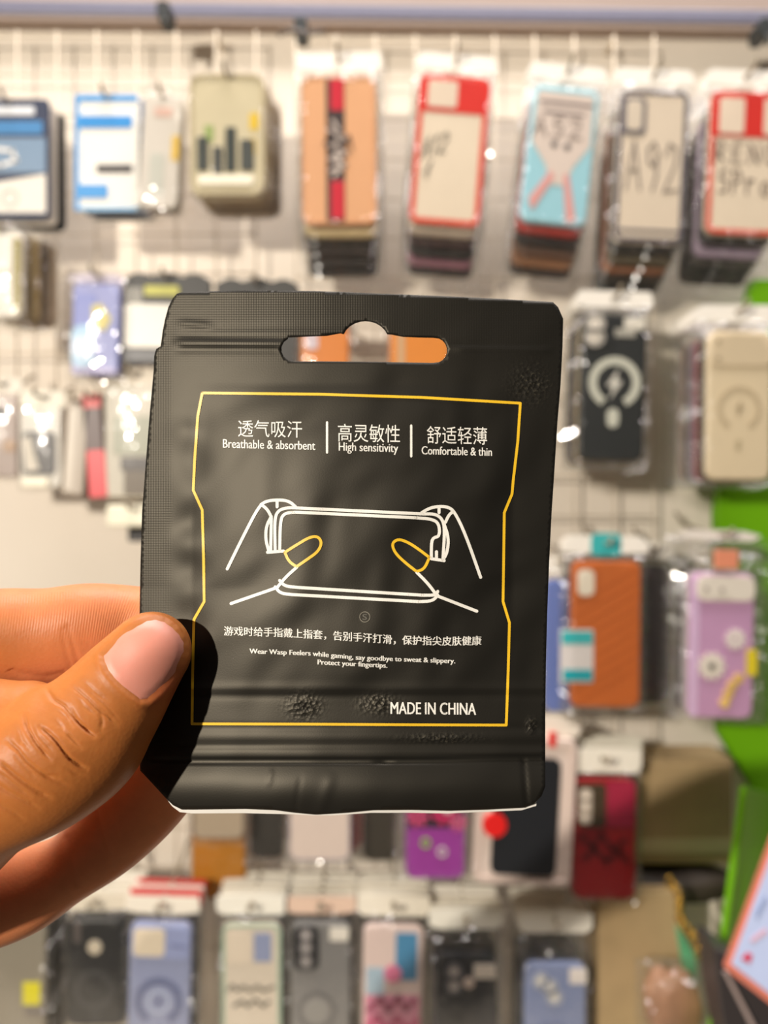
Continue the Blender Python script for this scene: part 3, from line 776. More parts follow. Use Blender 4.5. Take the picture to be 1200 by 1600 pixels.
def carton(x0, x1, y0, y1, Y, depth, label, m=CT):
    root = empty('carton_shape', at((x0+x1)/2, y1, Y)); tag(root, label, 'carton', 'brown cartons')
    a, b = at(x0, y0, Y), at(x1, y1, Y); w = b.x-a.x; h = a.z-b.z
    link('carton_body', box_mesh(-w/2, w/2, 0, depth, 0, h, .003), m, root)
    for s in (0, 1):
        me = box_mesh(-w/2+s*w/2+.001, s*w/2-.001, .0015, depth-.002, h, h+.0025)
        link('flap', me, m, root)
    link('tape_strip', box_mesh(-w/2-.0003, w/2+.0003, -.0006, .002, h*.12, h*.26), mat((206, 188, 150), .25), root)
carton(946, 1146, 1192, 1352, 0.80, 0.055, 'carton added for a tan patch of wall shade, between red case and green board')  # box added where the wall is only shaded; its tan stands for that shadow
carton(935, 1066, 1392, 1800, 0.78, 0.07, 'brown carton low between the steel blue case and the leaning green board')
# dark soft bundle between the cartons
def blob_mesh(w, d, h, seed, amp=.12, n=28, q=18):
    rnd = random.Random(seed); ph = [rnd.uniform(0, 6.28) for _ in range(6)]
    V = []; Fc = []
    for j in range(q+1):
        v = -math.pi/2+math.pi*j/q
        for i in range(n):
            u = 2*math.pi*i/n
            k = 1+amp*math.sin(3*u+ph[0]+2*v)+amp*.6*math.sin(5*u-3*v+ph[1])+amp*.4*math.sin(9*v+4*u+ph[2])
            e = lambda t: math.copysign(abs(t)**.6, t)
            V.append((w/2*k*e(math.cos(v))*e(math.cos(u)), d/2*e(math.cos(v))*e(math.sin(u)), h/2*k*e(math.sin(v))))
    for j in range(q):
        for i in range(n):
            l = (i+1) % n; Fc.append((j*n+i, j*n+l, (j+1)*n+l, (j+1)*n+i))
    return mesh('blob', V, Fc)
o = link('cloth_bundle', blob_mesh(.118, .06, .030, 3, .08), mat((58, 48, 40), .6, noise=.3, scale=40), smooth=True)
o.location = at(1046, 1375, 0.815); tag(o, 'dark brown cloth bundle squeezed between the two cartons', 'bundle')
root = empty('wrapped_bundle', at(1050, 1565, 0.74)); tag(root, 'crinkled clear wrapped bundle in front of the lower carton', 'bundle')
link('contents', blob_mesh(.048, .03, .055, 5, .12), mat((170, 126, 96), .5, noise=.4, scale=70), root, smooth=True)
bm_ = bag_mesh(.052, .056, .03, .012, 77, .008, .008, .004); bm_.materials.append(FILM)
bo = bpy.data.objects.new('clear_bag', bm_); COL.objects.link(bo); bo.parent = root
tag(px_slab('mint_card', [(1052, 1440), (1062, 1452), (1092, 1502), (1092, 1534), (1076, 1534), (1064, 1500)], 0.75, .004, mat((118, 200, 152), .4), b=.0008, lean=(.5, 0)),
    'small mint green card beside the gold chain, in front of the lower carton', 'card')
ms = []
for i in range(13):
    t = i/12; p = at(1046+44*t+6*math.sin(t*9), 1378+112*t, 0.745-.02*t)
    V = []; Fc = []
    a, r = .0042, .0013; tilt_ = (i % 2)*math.pi/2
    for u in range(14):
        for v in range(6):
            U_, V_ = 2*math.pi*u/14, 2*math.pi*v/6
            x = (a*.7+r*math.cos(V_))*math.cos(U_); z = (a*1.25+r*math.cos(V_))*math.sin(U_); y = r*math.sin(V_)
            x, y = x*math.cos(tilt_)-y*math.sin(tilt_), x*math.sin(tilt_)+y*math.cos(tilt_)
            V.append(p+Vector((x, y, z)))
    for u in range(14):
        for v in range(6):
            Fc.append((u*6+v, ((u+1) % 14)*6+v, ((u+1) % 14)*6+(v+1) % 6, u*6+(v+1) % 6))
    ms.append(mesh('l', V, Fc))
tag(link('gold_chain', join_meshes(ms), mat((206, 166, 70), .25, metal=.9), smooth=True), 'short gold link chain hanging beside the mint card', 'chain')

# leaning pale blue card with a salmon edge, on a dark box
root = empty('framed_card', at(1133, 1513, 0.585)); tag(root, 'pale blue card with a salmon edge leaning in the lower right corner', 'card')
inv = root.location
def child_slab(name, pts, Y, th, c, parent, lean, **kw):
    o = px_slab(name, pts, Y, th, mat(c, kw.get('rough', .4)), None, kw.get('b', 0), lean)
    o.parent = parent; o.location = o.location-Vector(inv); return o
def plane_slab(name, pts, p0, sx, sz, th, m, parent, off=0.0):
    """outline lying in the plane y = y0 + sx (x - x0) + sz (z - z0) through p0, with thickness th behind it"""
    x0, y0, z0 = p0.x, p0.y-off, p0.z-EYE; V = []
    for px, py in pts:
        rx, rz = (px-600)/F, (800-py)/F
        t = (y0-sx*x0-sz*z0)/(1-sx*rx-sz*rz); V.append(Vector((rx*t, t, EYE+rz*t))-p0)
    n = len(V); nr = Vector((-sx, 1, -sz)).normalized()*th
    me = mesh(name, V+[v+nr for v in V], [tuple(range(n)), tuple(range(n, 2*n))[::-1]]+[(i, i+n, (i+1) % n+n, (i+1) % n) for i in range(n)])
    bm = bmesh.new(); bm.from_mesh(me); bmesh.ops.recalc_face_normals(bm, faces=bm.faces); bm.to_mesh(me); bm.free()
    return link(name, me, m, parent)
p0 = at(1133, 1515, 0.585)
PL = (p0, -.25, .15)
plane_slab('salmon_edge', [(1133, 1515), (1236, 1234), (1420, 1330), (1312, 1656)], *PL, .008, mat((226, 132, 110), .4), root)
plane_slab('blue_face', [(1143, 1508), (1239, 1246), (1408, 1334), (1308, 1638)], *PL, .004, mat((192, 206, 242), .4), root, .0012)
for name, pts, c in (('red_print', [(1158, 1500), (1172, 1508), (1176, 1494), (1168, 1490)], (206, 60, 90)),
                     ('grey_print', [(1183, 1440), (1200, 1410), (1196, 1400), (1180, 1428)], (150, 166, 206)),
                     ('pink_print', [(1172, 1470), (1196, 1452), (1200, 1458), (1176, 1476)], (220, 180, 200))):
    plane_slab(name, pts, *PL, .0012, mat(c, .4), root, .0018)
inv = at(1122, 1700, 0.64)
root = empty('dark_box', inv); tag(root, 'dark grey box under the salmon-edged card, bottom right corner', 'box')
child_slab('box_body', [(1119, 1486), (1136, 1492), (1420, 1700), (1400, 1800), (1180, 1800), (1136, 1600)], .64, .04, (58, 54, 56), root, (-.2, -.1), b=.002)
child_slab('pale_seam', [(1131, 1520), (1137, 1520), (1182, 1606), (1204, 1660), (1196, 1660), (1174, 1606)], .637, .003, (176, 160, 156), root, (-.2, -.1))
structure('trim_2', box_mesh(-1.2, 1.2, 0.55, YW, 0.78, at(600, 1800, 0.80).z), mat((206, 196, 178), .5, noise=.06, scale=10), 'pale counter top below the display')

# clips on the top rail
def clip(px, py, label, spread=0):
    root = empty('cable_clip', at(px, py, 0.825)); tag(root, label, 'clip', 'black clips on the rail')
    link('clip_body', slab_mesh(rrect(.014, .018, .004), -.005, .022, .001), mat((34, 38, 38), .5), root)
    link('clip_tail', tube_mesh([(0, 0, -.006), (.003, -.004, -.012), (.001, -.004, -.02)], .0028, 8), mat((50, 52, 50), .5), root, smooth=True)
    if spread:
        link('clip_arm', tube_mesh([(-spread, 0, -.008), (-spread*.4, -.004, -.006), (spread*.3, -.004, -.010), (spread, 0, -.004)], .0026, 8), mat((96, 84, 76), .5), root, smooth=True)
clip(256, 18, 'black clip on the rail over the blister pack')
clip(470, 42, 'dark twisted wire clip on the rail over the peach case', .024)
clip(1194, 44, 'black clip on the rail at the right edge')

# ================================================================== the black pouch
def Dp(px, py):
    """distance from the lens plane of the pouch front at a point of its face (numpy)"""
    px = np.asarray(px, float); py = np.asarray(py, float)
    x = (px-560)*.1215; z = (870-py)*.1215          # millimetres on the face
    d = np.where(x < 8, .0030*(x-8)**2, .0012*(x-8)**2)
    d = d+.12*z
    # the filling makes the middle swell
    u = np.clip((px-300)/500, 0, 1); v = np.clip((py-600)/490, 0, 1)
    sw = np.clip(1-np.abs(2*u-1)**3, 0, 1)*np.clip(1-np.abs(2*v-1)**3, 0, 1)
    d = d-1.5*sw
    # soft wrinkles, stronger away from the seals
    m = np.clip((px-262)/60, 0, 1)*np.clip((862-px)/60, 0, 1)*np.clip((py-575)/60, 0, 1)*np.clip((1110-py)/60, 0, 1)
    a_, b_ = x*.78-z*.62, x*.62+z*.78          # across and along the soft diagonal folds
    a_ = a_+1.6*np.sin(b_*.16+.5); b_ = b_+2.0*np.sin(a_*.11)
    wr = (.20*np.sin(a_*.40+1.1)*np.sin(b_*.13+.6)+.10*np.sin(a_*.63+2.9+.8*np.sin(b_*.2))*np.sin(b_*.21+2.0)+.03*np.sin(a_*1.05+.6)*np.sin(b_*.35+1.0))
    d = d-wr*(.25+.62*m)
    # small pinches along the left seal
    d = d-.22*np.sin(z*.62+.5*np.sin(z*.21))*np.exp(-((px-296)/26)**2)*np.clip((py-620)/50, 0, 1)*np.clip((1090-py)/60, 0, 1)
    # pressed tear line beside the hang hole and its ridge
    def line(x0, y0, x1, y1, w, a, soft=18):
        L = math.hypot(x1-x0, y1-y0); tx, ty = (x1-x0)/L, (y1-y0)/L
        s = (px-x0)*tx+(py-y0)*ty; q = -(px-x0)*ty+(py-y0)*tx
        return a*np.exp(-(q/w)**2)*np.clip((s+soft)/soft, 0, 1)*np.clip((L+soft-s)/soft, 0, 1)
    d = d-line(286, 535, 440, 537, 6, .38)+line(290, 526, 440, 529, 3.2, .22)+line(286, 546, 430, 546, 4, .16)
    d = d-line(290, 506, 318, 508, 4, .30)+line(300, 515, 560, 508, 6, .10)
    d = d-line(720, 545, 850, 546, 5, .22)+line(720, 538, 850, 543, 3.5, .12)
    # zip bands and folds at the lower end
    d = d+line(250, 1189, 600, 1190, 2.2, .42)+line(600, 1190, 848, 1184, 2.2, .42)
    d = d-line(250, 1178, 848, 1176, 9, .20)-line(280, 1152, 850, 1150, 8, .12)+line(280, 1165, 850, 1164, 4, .14)
    d = d+line(300, 1086, 850, 1086, 5, .12)-line(300, 1076, 850, 1076, 8, .15)+line(300, 1137, 850, 1138, 5, .12)
    d = d-1.0*np.sin(math.pi*np.clip((py-1190)/84, 0, 1))+.055*np.minimum(z+6, 0)
    d = d-line(424, 1206, 420, 1224, 3, .10, 5)+line(468, 1225, 462, 1262, 3.5, .07)-line(515, 1222, 500, 1268, 9, .10)
    d = d+line(818, 1188, 824, 1262, 3, .22, 6)
    # scuffed spot on the zip
    sc = np.exp(-((px-530)/85)**4)*np.exp(-((py-1101)/13)**4)
    return .1440+d*1e-3

def ray(px, py, d):
    px, py, d = np.asarray(px, float), np.asarray(py, float), np.asarray(d, float)
    return np.stack([(px-600)/F*d, d, EYE+(800-py)/F*d], -1)

def smooth_closed(pts, n):
    """points resampled along a closed outline"""
    out = []
    m = len(pts)
    for i in range(m):
        a, b = pts[i], pts[(i+1) % m]
        k = max(1, int(math.hypot(b[0]-a[0], b[1]-a[1])/n))
        out += [(a[0]+(b[0]-a[0])*j/k, a[1]+(b[1]-a[1])*j/k) for j in range(k)]
    return out
def inside(poly, X, Y):
    r = np.zeros(X.shape, bool); n = len(poly); j = n-1
    for i in range(n):
        xi, yi = poly[i]; xj, yj = poly[j]
        if yi != yj:
            r ^= ((yi > Y) != (yj > Y)) & (X < (xj-xi)*(Y-yi)/(yj-yi)+xi)
        j = i
    return r
def edge_dist(poly, X, Y, closed=True):
    d = np.full(X.shape, 1e9); n = len(poly)
    for i in range(n if closed else n-1):
        (x0, y0), (x1, y1) = poly[i], poly[(i+1) % n]
        L2 = (x1-x0)**2+(y1-y0)**2+1e-12
        t = np.clip(((X-x0)*(x1-x0)+(Y-y0)*(y1-y0))/L2, 0, 1)
        d = np.minimum(d, np.hypot(X-x0-t*(x1-x0), Y-y0-t*(y1-y0)))
    return d

OUT = [(283, 457), (380, 453.5), (500, 455), (600, 459), (700, 463), (790, 467.5), (864, 472), (872, 480), (880, 498), (879, 540), (876, 600),
       (871, 660), (866, 740), (862, 800), (858, 880), (855, 960), (853, 1040), (852, 1120), (852, 1185), (852, 1229), (846, 1244), (834, 1256),
       (818, 1262), (760, 1265), (700, 1267), (640, 1265.5), (580, 1266), (540, 1270), (492, 1273), (460, 1270), (430, 1266), (380, 1264), (300, 1265), (284, 1265),
       (270, 1258), (258, 1246), (236, 1222), (219, 1204), (217, 1150), (217.5, 1060), (218, 960), (219.5, 880), (222, 800), (228, 720), (234, 645), (240, 580),
       (241, 556), (244, 545), (251, 541), (254, 518), (258, 498), (263, 480), (270, 466), (276, 459)]
HOLE = []
for x, y in ((450, 527.5), (480, 526), (510, 525), (532, 521)): HOLE.append((x, y))
for k in range(11):
    a = math.radians(160-14*k); HOLE.append((571+36*math.cos(a), 533-31*math.sin(a)))
for x, y in ((612, 523), (630, 526.5), (655, 527.5), (678, 528)): HOLE.append((x, y))
for k in range(1, 9):
    a = math.radians(90-20*k); HOLE.append((679.5+19*math.cos(a), 547.5-19.5*math.sin(a)))
for x, y in ((676, 567), (620, 566), (560, 565), (500, 564.5), (460, 564.5)): HOLE.append((x, y))
for k in range(1, 7):
    a = math.radians(270-25.7*k); HOLE.append((458.5+19*math.cos(a), 546-18.6*math.sin(a)))

def sheet(outline, holes, step, seed=1):
    o = smooth_closed(outline, step); hs = [smooth_closed(h, step*.8) for h in holes]
    xs = [p[0] for p in o]; ys = [p[1] for p in o]
    gx, gy = np.meshgrid(np.arange(min(xs), max(xs), step), np.arange(min(ys), max(ys), step))
    gx = gx+(np.arange(gx.shape[0]) % 2)[:, None]*step*.5
    X, Y = gx.ravel(), gy.ravel()
    ok = inside(o, X, Y) & (edge_dist(o, X, Y) > step*.6)
    for h in hs: ok &= ~inside(h, X, Y) & (edge_dist(h, X, Y) > step*.6)
    pts = list(o); edges = [(i, (i+1) % len(o)) for i in range(len(o))]
    loops = [list(range(len(o)))]
    for h in hs:
        b = len(pts); pts += h; edges += [(b+i, b+(i+1) % len(h)) for i in range(len(h))]; loops.append([b+i for i in range(len(h))])
    nb = len(pts)
    pts += list(zip(X[ok], Y[ok]))
    v, e, f, *_ = delaunay_2d_cdt([Vector(p) for p in pts], edges, [], 0, 1e-5)
    P = np.array([tuple(p) for p in v]); T = np.array([tuple(t) for t in f if len(t) == 3])
    c = P[T].mean(1)
    k = inside(o, c[:, 0], c[:, 1])
    for h in hs: k &= ~inside(h, c[:, 0], c[:, 1])
    return P, T[k], loops

P, T, loops = sheet(OUT, [HOLE], 4.6)
d0 = Dp(P[:, 0], P[:, 1])
ed = edge_dist(OUT, P[:, 0], P[:, 1]); hd = edge_dist(HOLE, P[:, 0], P[:, 1])
u = np.clip((P[:, 0]-270)/560, 0, 1); v_ = np.clip((P[:, 1]-590)/500, 0, 1)
bulge = np.clip(1-np.abs(2*u-1)**4, 0, 1)*np.clip(1-np.abs(2*v_-1)**4, 0, 1)
front = ray(P[:, 0], P[:, 1], d0)
backv = ray(P[:, 0], P[:, 1], d0+.00045+.0030*bulge*np.clip(ed/90, 0, 1)*np.clip(hd/60, 0, 1))
n = len(P)
# outward winding: the front faces the lens (-y)
a = front[T[:, 0]]; nrm = np.cross(front[T[:, 1]]-a, front[T[:, 2]]-a)
flip = nrm[:, 1] > 0
T[flip] = T[flip][:, ::-1]
faces = [tuple(int(i) for i in t) for t in T]+[tuple(int(i)+n for i in t[::-1]) for t in T]
dirE = {}
for t in T:
    for i in range(3): dirE[(int(t[i]), int(t[(i+1) % 3]))] = 1
for (i, j) in list(dirE):
    if (j, i) not in dirE: faces.append((j, i, i+n, j+n))
org = Vector(ray(550, 1270, .147))
def rel(a): return np.asarray(a)-np.array(org)
me = mesh('pouch', np.concatenate([rel(front), rel(backv)]), faces)
# face coordinates in millimetres, and how strongly the seal's fabric emboss shows
PP = np.concatenate([P, P])
at1 = me.attributes.new('face_mm', 'FLOAT_VECTOR', 'POINT')
at1.data.foreach_set('vector', np.stack([PP[:, 0]*.1215, PP[:, 1]*.1215, PP[:, 0]*0], -1).astype(np.float32).ravel())
seal = np.maximum.reduce([np.clip((575-P[:, 1])/45, 0, 1), np.clip((272-P[:, 0])/8, 0, 1)*np.clip((1000-P[:, 1])/200, .35, 1),
                          np.clip((P[:, 0]-838)/8, 0, 1)*.3])
seal = seal*(.25+.75*np.clip((640-P[:, 0])/120, 0, 1))
scuff = (np.exp(-((P[:, 0]-475)/22)**2-((P[:, 1]-1103)/16)**2)+np.exp(-((P[:, 0]-592)/26)**2-((P[:, 1]-1100)/13)**2)*.8
         +np.exp(-((P[:, 0]-830)/6)**2-((P[:, 1]-1134)/10)**2)+.6*np.exp(-((P[:, 0]-690)/50)**2-((P[:, 1]-1153)/6)**2)
         +.5*np.exp(-((P[:, 0]-828)/26)**2-((P[:, 1]-600)/26)**2))
for nm, arr in (('seal', seal), ('scuff', np.clip(scuff, 0, 1))):
    A = me.attributes.new(nm, 'FLOAT', 'POINT'); A.data.foreach_set('value', np.concatenate([arr, arr*0]).astype(np.float32))

def pouch_material():
    m = bpy.data.materials.new('black_foil'); m.use_nodes = True; nt = m.node_tree; b = nt.nodes['Principled BSDF']
    N = nt.nodes.new; L = nt.links.new
    b.inputs['Roughness'].default_value = 0.48
    b.inputs['Specular IOR Level'].default_value = 0.40
    b.inputs['Specular Tint'].default_value = (1.0, 0.90, 0.72, 1)
    fm = N('ShaderNodeAttribute'); fm.attribute_name = 'face_mm'
    se = N('ShaderNodeAttribute'); se.attribute_name = 'seal'
    su = N('ShaderNodeAttribute'); su.attribute_name = 'scuff'
    sp = N('ShaderNodeSeparateXYZ'); L(fm.outputs['Vector'], sp.inputs[0])
    def mth(op, a, c):
        q = N('ShaderNodeMath'); q.operation = op
        for i, s in enumerate((a, c)):
            if s is None: continue
            if isinstance(s, (int, float)): q.inputs[i].default_value = s
            else: L(s, q.inputs[i])
        return q.outputs[0]
    sx = mth('SINE', mth('MULTIPLY', sp.outputs[0], 2*math.pi/.47), None)
    sz = mth('SINE', mth('MULTIPLY', sp.outputs[1], 2*math.pi/.47), None)
    wv = mth('MULTIPLY', mth('ADD', sx, sz), se.outputs['Fac'])
    no = N('ShaderNodeTexNoise'); no.inputs['Scale'].default_value = 3.2; no.inputs['Detail'].default_value = 6
    L(fm.outputs['Vector'], no.inputs['Vector'])
    vo = N('ShaderNodeTexVoronoi'); vo.inputs['Scale'].default_value = 1.3; L(fm.outputs['Vector'], vo.inputs['Vector'])
    hgt = mth('ADD', mth('ADD', mth('MULTIPLY', wv, .007), mth('MULTIPLY', no.outputs['Fac'], .010)), mth('MULTIPLY', mth('MULTIPLY', vo.outputs['Distance'], su.outputs['Fac']), .35))
    bu = N('ShaderNodeBump'); bu.inputs['Strength'].default_value = 1.0; bu.inputs['Distance'].default_value = .001
    L(hgt, bu.inputs['Height']); L(bu.outputs[0], b.inputs['Normal'])
    # rubbed dusty specks where the foil is scuffed
    ra = N('ShaderNodeMapRange'); ra.inputs['From Min'].default_value = .55; ra.inputs['From Max'].default_value = .75
    n2 = N('ShaderNodeTexNoise'); n2.inputs['Scale'].default_value = 1.6; n2.inputs['Detail'].default_value = 8
    L(fm.outputs['Vector'], n2.inputs['Vector']); L(n2.outputs['Fac'], ra.inputs['Value'])
    mx = N('ShaderNodeMix'); mx.data_type = 'RGBA'
    mx.inputs['A'].default_value = lin((20, 19, 17)); mx.inputs['B'].default_value = lin((120, 112, 92))
    L(mth('MULTIPLY', mth('MULTIPLY', ra.outputs[0], su.outputs['Fac']), .8), mx.inputs['Factor'])
    L(mx.outputs['Result'], b.inputs['Base Color'])
    return m
pouch = empty('zip_pouch', org)
tag(pouch, 'small black foil zip pouch with yellow border and white printing, held up by the thumb', 'pouch')
po = link('pouch_body', me, pouch_material(), pouch, smooth=True)
# the pale inner lining shows as a thin lip under the front sheet
LIN = [(240, 700), (840, 700), (838, 1259), (815, 1266), (700, 1271), (640, 1270), (580, 1270), (520, 1274), (490, 1274), (460, 1272.5), (380, 1270.5), (300, 1271), (281, 1269), (269, 1260), (243, 1226)]
P2, T2, _ = sheet(LIN, [], 14)
f2 = ray(P2[:, 0], P2[:, 1], Dp(P2[:, 0], P2[:, 1])+.0058*0+.0006+.0031*np.clip(1-np.abs((P2[:, 0]-550)/280)**4, 0, 1)*np.clip(1-np.abs((P2[:, 1]-840)/250)**4, 0, 1))
a = f2[T2[:, 0]]; nrm = np.cross(f2[T2[:, 1]]-a, f2[T2[:, 2]]-a); fl = nrm[:, 1] > 0; T2[fl] = T2[fl][:, ::-1]
n2 = len(P2); b2 = f2+np.array([0, .0003, 0])
fcs = [tuple(int(i) for i in t) for t in T2]+[tuple(int(i)+n2 for i in t[::-1]) for t in T2]
dE = {(int(t[i]), int(t[(i+1) % 3])) for t in T2 for i in range(3)}
fcs += [(j, i, i+n2, j+n2) for (i, j) in dE if (j, i) not in dE]
link('inner_lining', mesh('lining', np.concatenate([rel(f2), rel(b2)]), fcs), mat((226, 222, 214), .4), pouch, smooth=False)['label'] = 'pale lining lip under the front sheet'

# ------------------------------------------------------------------ printing on the pouch
LIFT = .00012
INK_W = mat((236, 232, 222), 0.5); INK_Y = mat((238, 190, 40), 0.42)
def onto(pts): 
    p = np.array(pts, float); return rel(ray(p[:, 0], p[:, 1], Dp(p[:, 0], p[:, 1])-LIFT))
def print_lines(name, lines, width, m):
    V = []; Fc = []
    for pts in lines:
        pts = smooth_closed(list(pts), 5) if pts[0] == pts[-1] else [p for i in range(len(pts)-1) for p in
               [(pts[i][0]+(pts[i+1][0]-pts[i][0])*j/k, pts[i][1]+(pts[i+1][1]-pts[i][1])*j/k) for k in [max(1, int(math.hypot(pts[i+1][0]-pts[i][0], pts[i+1][1]-pts[i][1])/5))] for j in range(k)]]+[pts[-1]]
        if pts[0] == pts[-1]: pts = pts[:-1]+[pts[0]]
        for (x0, y0), (x1, y1) in zip(pts[:-1], pts[1:]):
            L = math.hypot(x1-x0, y1-y0)
            if L < 1e-6: continue
            nx, ny = -(y1-y0)/L*width/2, (x1-x0)/L*width/2
            b = len(V); V += [(x0+nx, y0+ny), (x0-nx, y0-ny), (x1-nx, y1-ny), (x1+nx, y1+ny)]; Fc.append((b, b+1, b+2, b+3))
        for (x, y) in pts:
            b = len(V); V += [(x+width/2*math.cos(k*math.pi/5), y+width/2*math.sin(k*math.pi/5)) for k in range(10)]
            Fc.append(tuple(b+k for k in range(10)))
    return link(name, mesh(name, onto(V), Fc), m, pouch)
def rounded(pts, it=2, closed=False):
    for _ in range(it):
        out = [] if closed else [pts[0]]
        rng = range(len(pts)) if closed else range(len(pts)-1)
        for i in rng:
            a, b = pts[i], pts[(i+1) % len(pts)]
            out += [(a[0]*.75+b[0]*.25, a[1]*.75+b[1]*.25), (a[0]*.25+b[0]*.75, a[1]*.25+b[1]*.75)]
        if not closed: out.append(pts[-1])
        pts = out
    return pts
bor = [(316, 614), (500, 616), (660, 621), (813, 630), (809, 690), (802, 750), (800, 772), (788, 801), (787, 870), (786, 940), (796, 973), (794, 1050), (791, 1133),
       (650, 1132.5), (480, 1131.5), (300, 1131), (301, 1050), (303, 968), (319, 940), (318, 870), (316, 797), (302, 766), (304, 720), (309, 650), (316, 614)]
print_lines('yellow_border', [bor], 4.2, INK_Y)['label'] = 'thin yellow printed border'
white = [
 rounded([(355, 889), (380, 838), (405, 790), (418, 782), (441, 781), (453, 784), (462, 792)]), [(433, 783), (433, 792)],
 rounded([(408, 788), (418, 796), (424, 808)]), rounded([(424, 807), (416, 822), (415, 843), (420, 861)]),
 [(424, 810), (423, 860)], rounded([(430, 861), (429, 812), (434, 798), (448, 793), (470, 794)], 3)+[(660, 803)]+rounded([(660, 803), (681, 803), (692, 812), (695, 830), (692, 875)], 3),
 rounded([(437, 861), (438, 814), (443, 803), (457, 800), (480, 801)], 3)+[(650, 809)]+rounded([(650, 809), (675, 811), (686, 818), (687, 838), (677, 840), (674, 848), (674, 872)], 2),
 [(418, 863), (443, 861)], [(674, 873), (694, 876)], rounded([(694, 819), (701, 840), (699, 863), (692, 875)]), [(682, 862), (682, 873)],
 rounded([(659, 801), (671, 794), (685, 791), (700, 792), (710, 799), (727, 834), (751, 902)]), [(686, 793), (686, 801)], rounded([(708, 799), (701, 805), (696, 816)]),
 rounded([(464, 886), (447, 901), (433, 918)])+[(361, 943)], rounded([(437, 907), (445, 916), (468, 918)])+[(660, 930)]+rounded([(660, 930), (681, 930), (684, 924)]),
 rounded([(430, 917), (438, 927), (456, 929)])+[(655, 940)]+rounded([(655, 940), (676, 939), (684, 930)]), rounded([(651, 894), (669, 912), (683, 931)])+[(745, 955)]]
print_lines('printed_hands_drawing', white, 4.8, INK_W)['label'] = 'white line drawing of hands holding a phone'
yel = [rounded([(445, 863), (464, 851), (484, 839), (497, 838), (503, 848), (497, 862), (480, 874), (464, 885)], 2), rounded([(445, 863), (451, 877), (464, 886)]),
       rounded([(671, 871), (654, 858), (637, 847), (622, 842), (612, 849), (617, 864), (634, 880), (651, 893)], 2), rounded([(651, 893), (663, 889), (671, 871)])]
print_lines('printed_finger_sleeves', yel, 4.4, INK_Y)['label'] = 'yellow outlines of the two thumbs'
print_lines('divider_bars', [[(511, 660), (511, 707)], [(642.5, 665), (642.5, 713)]], 3.6, INK_W)

def poly_at(pl, x):
    for (x0, y0), (x1, y1) in zip(pl[:-1], pl[1:]):
        if x <= x1 or (x1, y1) == pl[-1]:
            return y0+(y1-y0)*(x-x0)/(x1-x0)
def print_text(name, body, x0, x1, base, cap, ref='H', bold=0.0, m=INK_W):
    """text between x0 and x1; base = baseline polyline; cap = pixel height of the reference letter"""
    def glyphs(s):
        cu = bpy.data.curves.new('t', 'FONT'); cu.body = s; cu.size = 1; cu.resolution_u = 3; 
        o = bpy.data.objects.new('t', cu); COL.objects.link(o)
        dg = bpy.context.evaluated_depsgraph_get(); dg.update()
        e = o.evaluated_get(dg); q = e.to_mesh()
        V = [(v.co.x, v.co.y) for v in q.vertices]; Fs = [tuple(p.vertices) for p in q.polygons]
        e.to_mesh_clear(); bpy.data.objects.remove(o); bpy.data.curves.remove(cu)
        return V, Fs
    V, Fs = glyphs(body); R, _ = glyphs(ref)
    ry0, ry1 = min(p[1] for p in R), max(p[1] for p in R)
    gx0, gx1 = min(p[0] for p in V), max(p[0] for p in V)
    out = []; faces = []
    for dx in ((-bold, bold) if bold else (0,)):         # a heavier stroke is two passes of ink
        b = len(out)
        for gx, gy in V:
            x = x0+(gx-gx0)/(gx1-gx0)*(x1-x0)
            out.append((x+dx, poly_at(base, x)-(gy-ry0)/(ry1-ry0)*cap))
        faces += [tuple(b+i for i in f) for f in Fs]
    return link(name, mesh(name, onto(out), faces), m, pouch)
print_text('printed_heading', '透气吸汗', 372, 472, [(372, 682.5), (472, 684)], 26.5, '透气吸汗')
print_text('printed_heading', '高灵敏性', 528, 625, [(528, 690), (625, 692)], 28, '高灵敏性')
print_text('printed_heading', '舒适轻薄', 667, 761, [(667, 693), (761, 695)], 27.5, '舒适轻薄')
print_text('printed_caption', 'Breathable & absorbent', 348.5, 492.5, [(348, 699.5), (493, 703)], 13.5, 'B', .25)
print_text('printed_caption', 'High sensitivity', 529.5, 622, [(529, 704), (622, 706.5)], 13, 'H', .25)
print_text('printed_caption', 'Comfortable & thin', 659, 768.5, [(659, 710), (769, 712.5)], 13, 'C', .25)
print_text('printed_slogan', '游戏时给手指戴上指套，告别手汗打滑，保护指尖皮肤健康', 350, 752, [(350, 993), (430, 995), (520, 1000), (620, 1007), (700, 1009), (752, 1008)], 14.5, '游戏时给手', .3)
print_text('printed_caption', 'Wear Wasp Feelers while gaming, say goodbye to sweat & slippery.', 390, 711, [(390, 1021), (480, 1024), (560, 1031), (640, 1034), (711, 1036.5)], 7.6, 'W', .35)
print_text('printed_caption', 'Protect your fingertips.', 496.5, 605, [(496, 1038), (605, 1043.5)], 7.6, 'P', .35)
print_text('printed_origin', 'MADE IN CHINA', 610.5, 743.5, [(610, 1115.5), (744, 1117)], 18.5, 'H', .4)
print_lines('stamped_ring', [[(570+8*math.cos(k*math.pi/10), 964+8*math.sin(k*math.pi/10)) for k in range(21)]], 1.3, mat((120, 114, 100), .35))
print_text('stamped_letter', 'S', 566.5, 573.5, [(560, 968.5), (580, 968.5)], 9, 'S', .25, mat((96, 92, 82), .35))

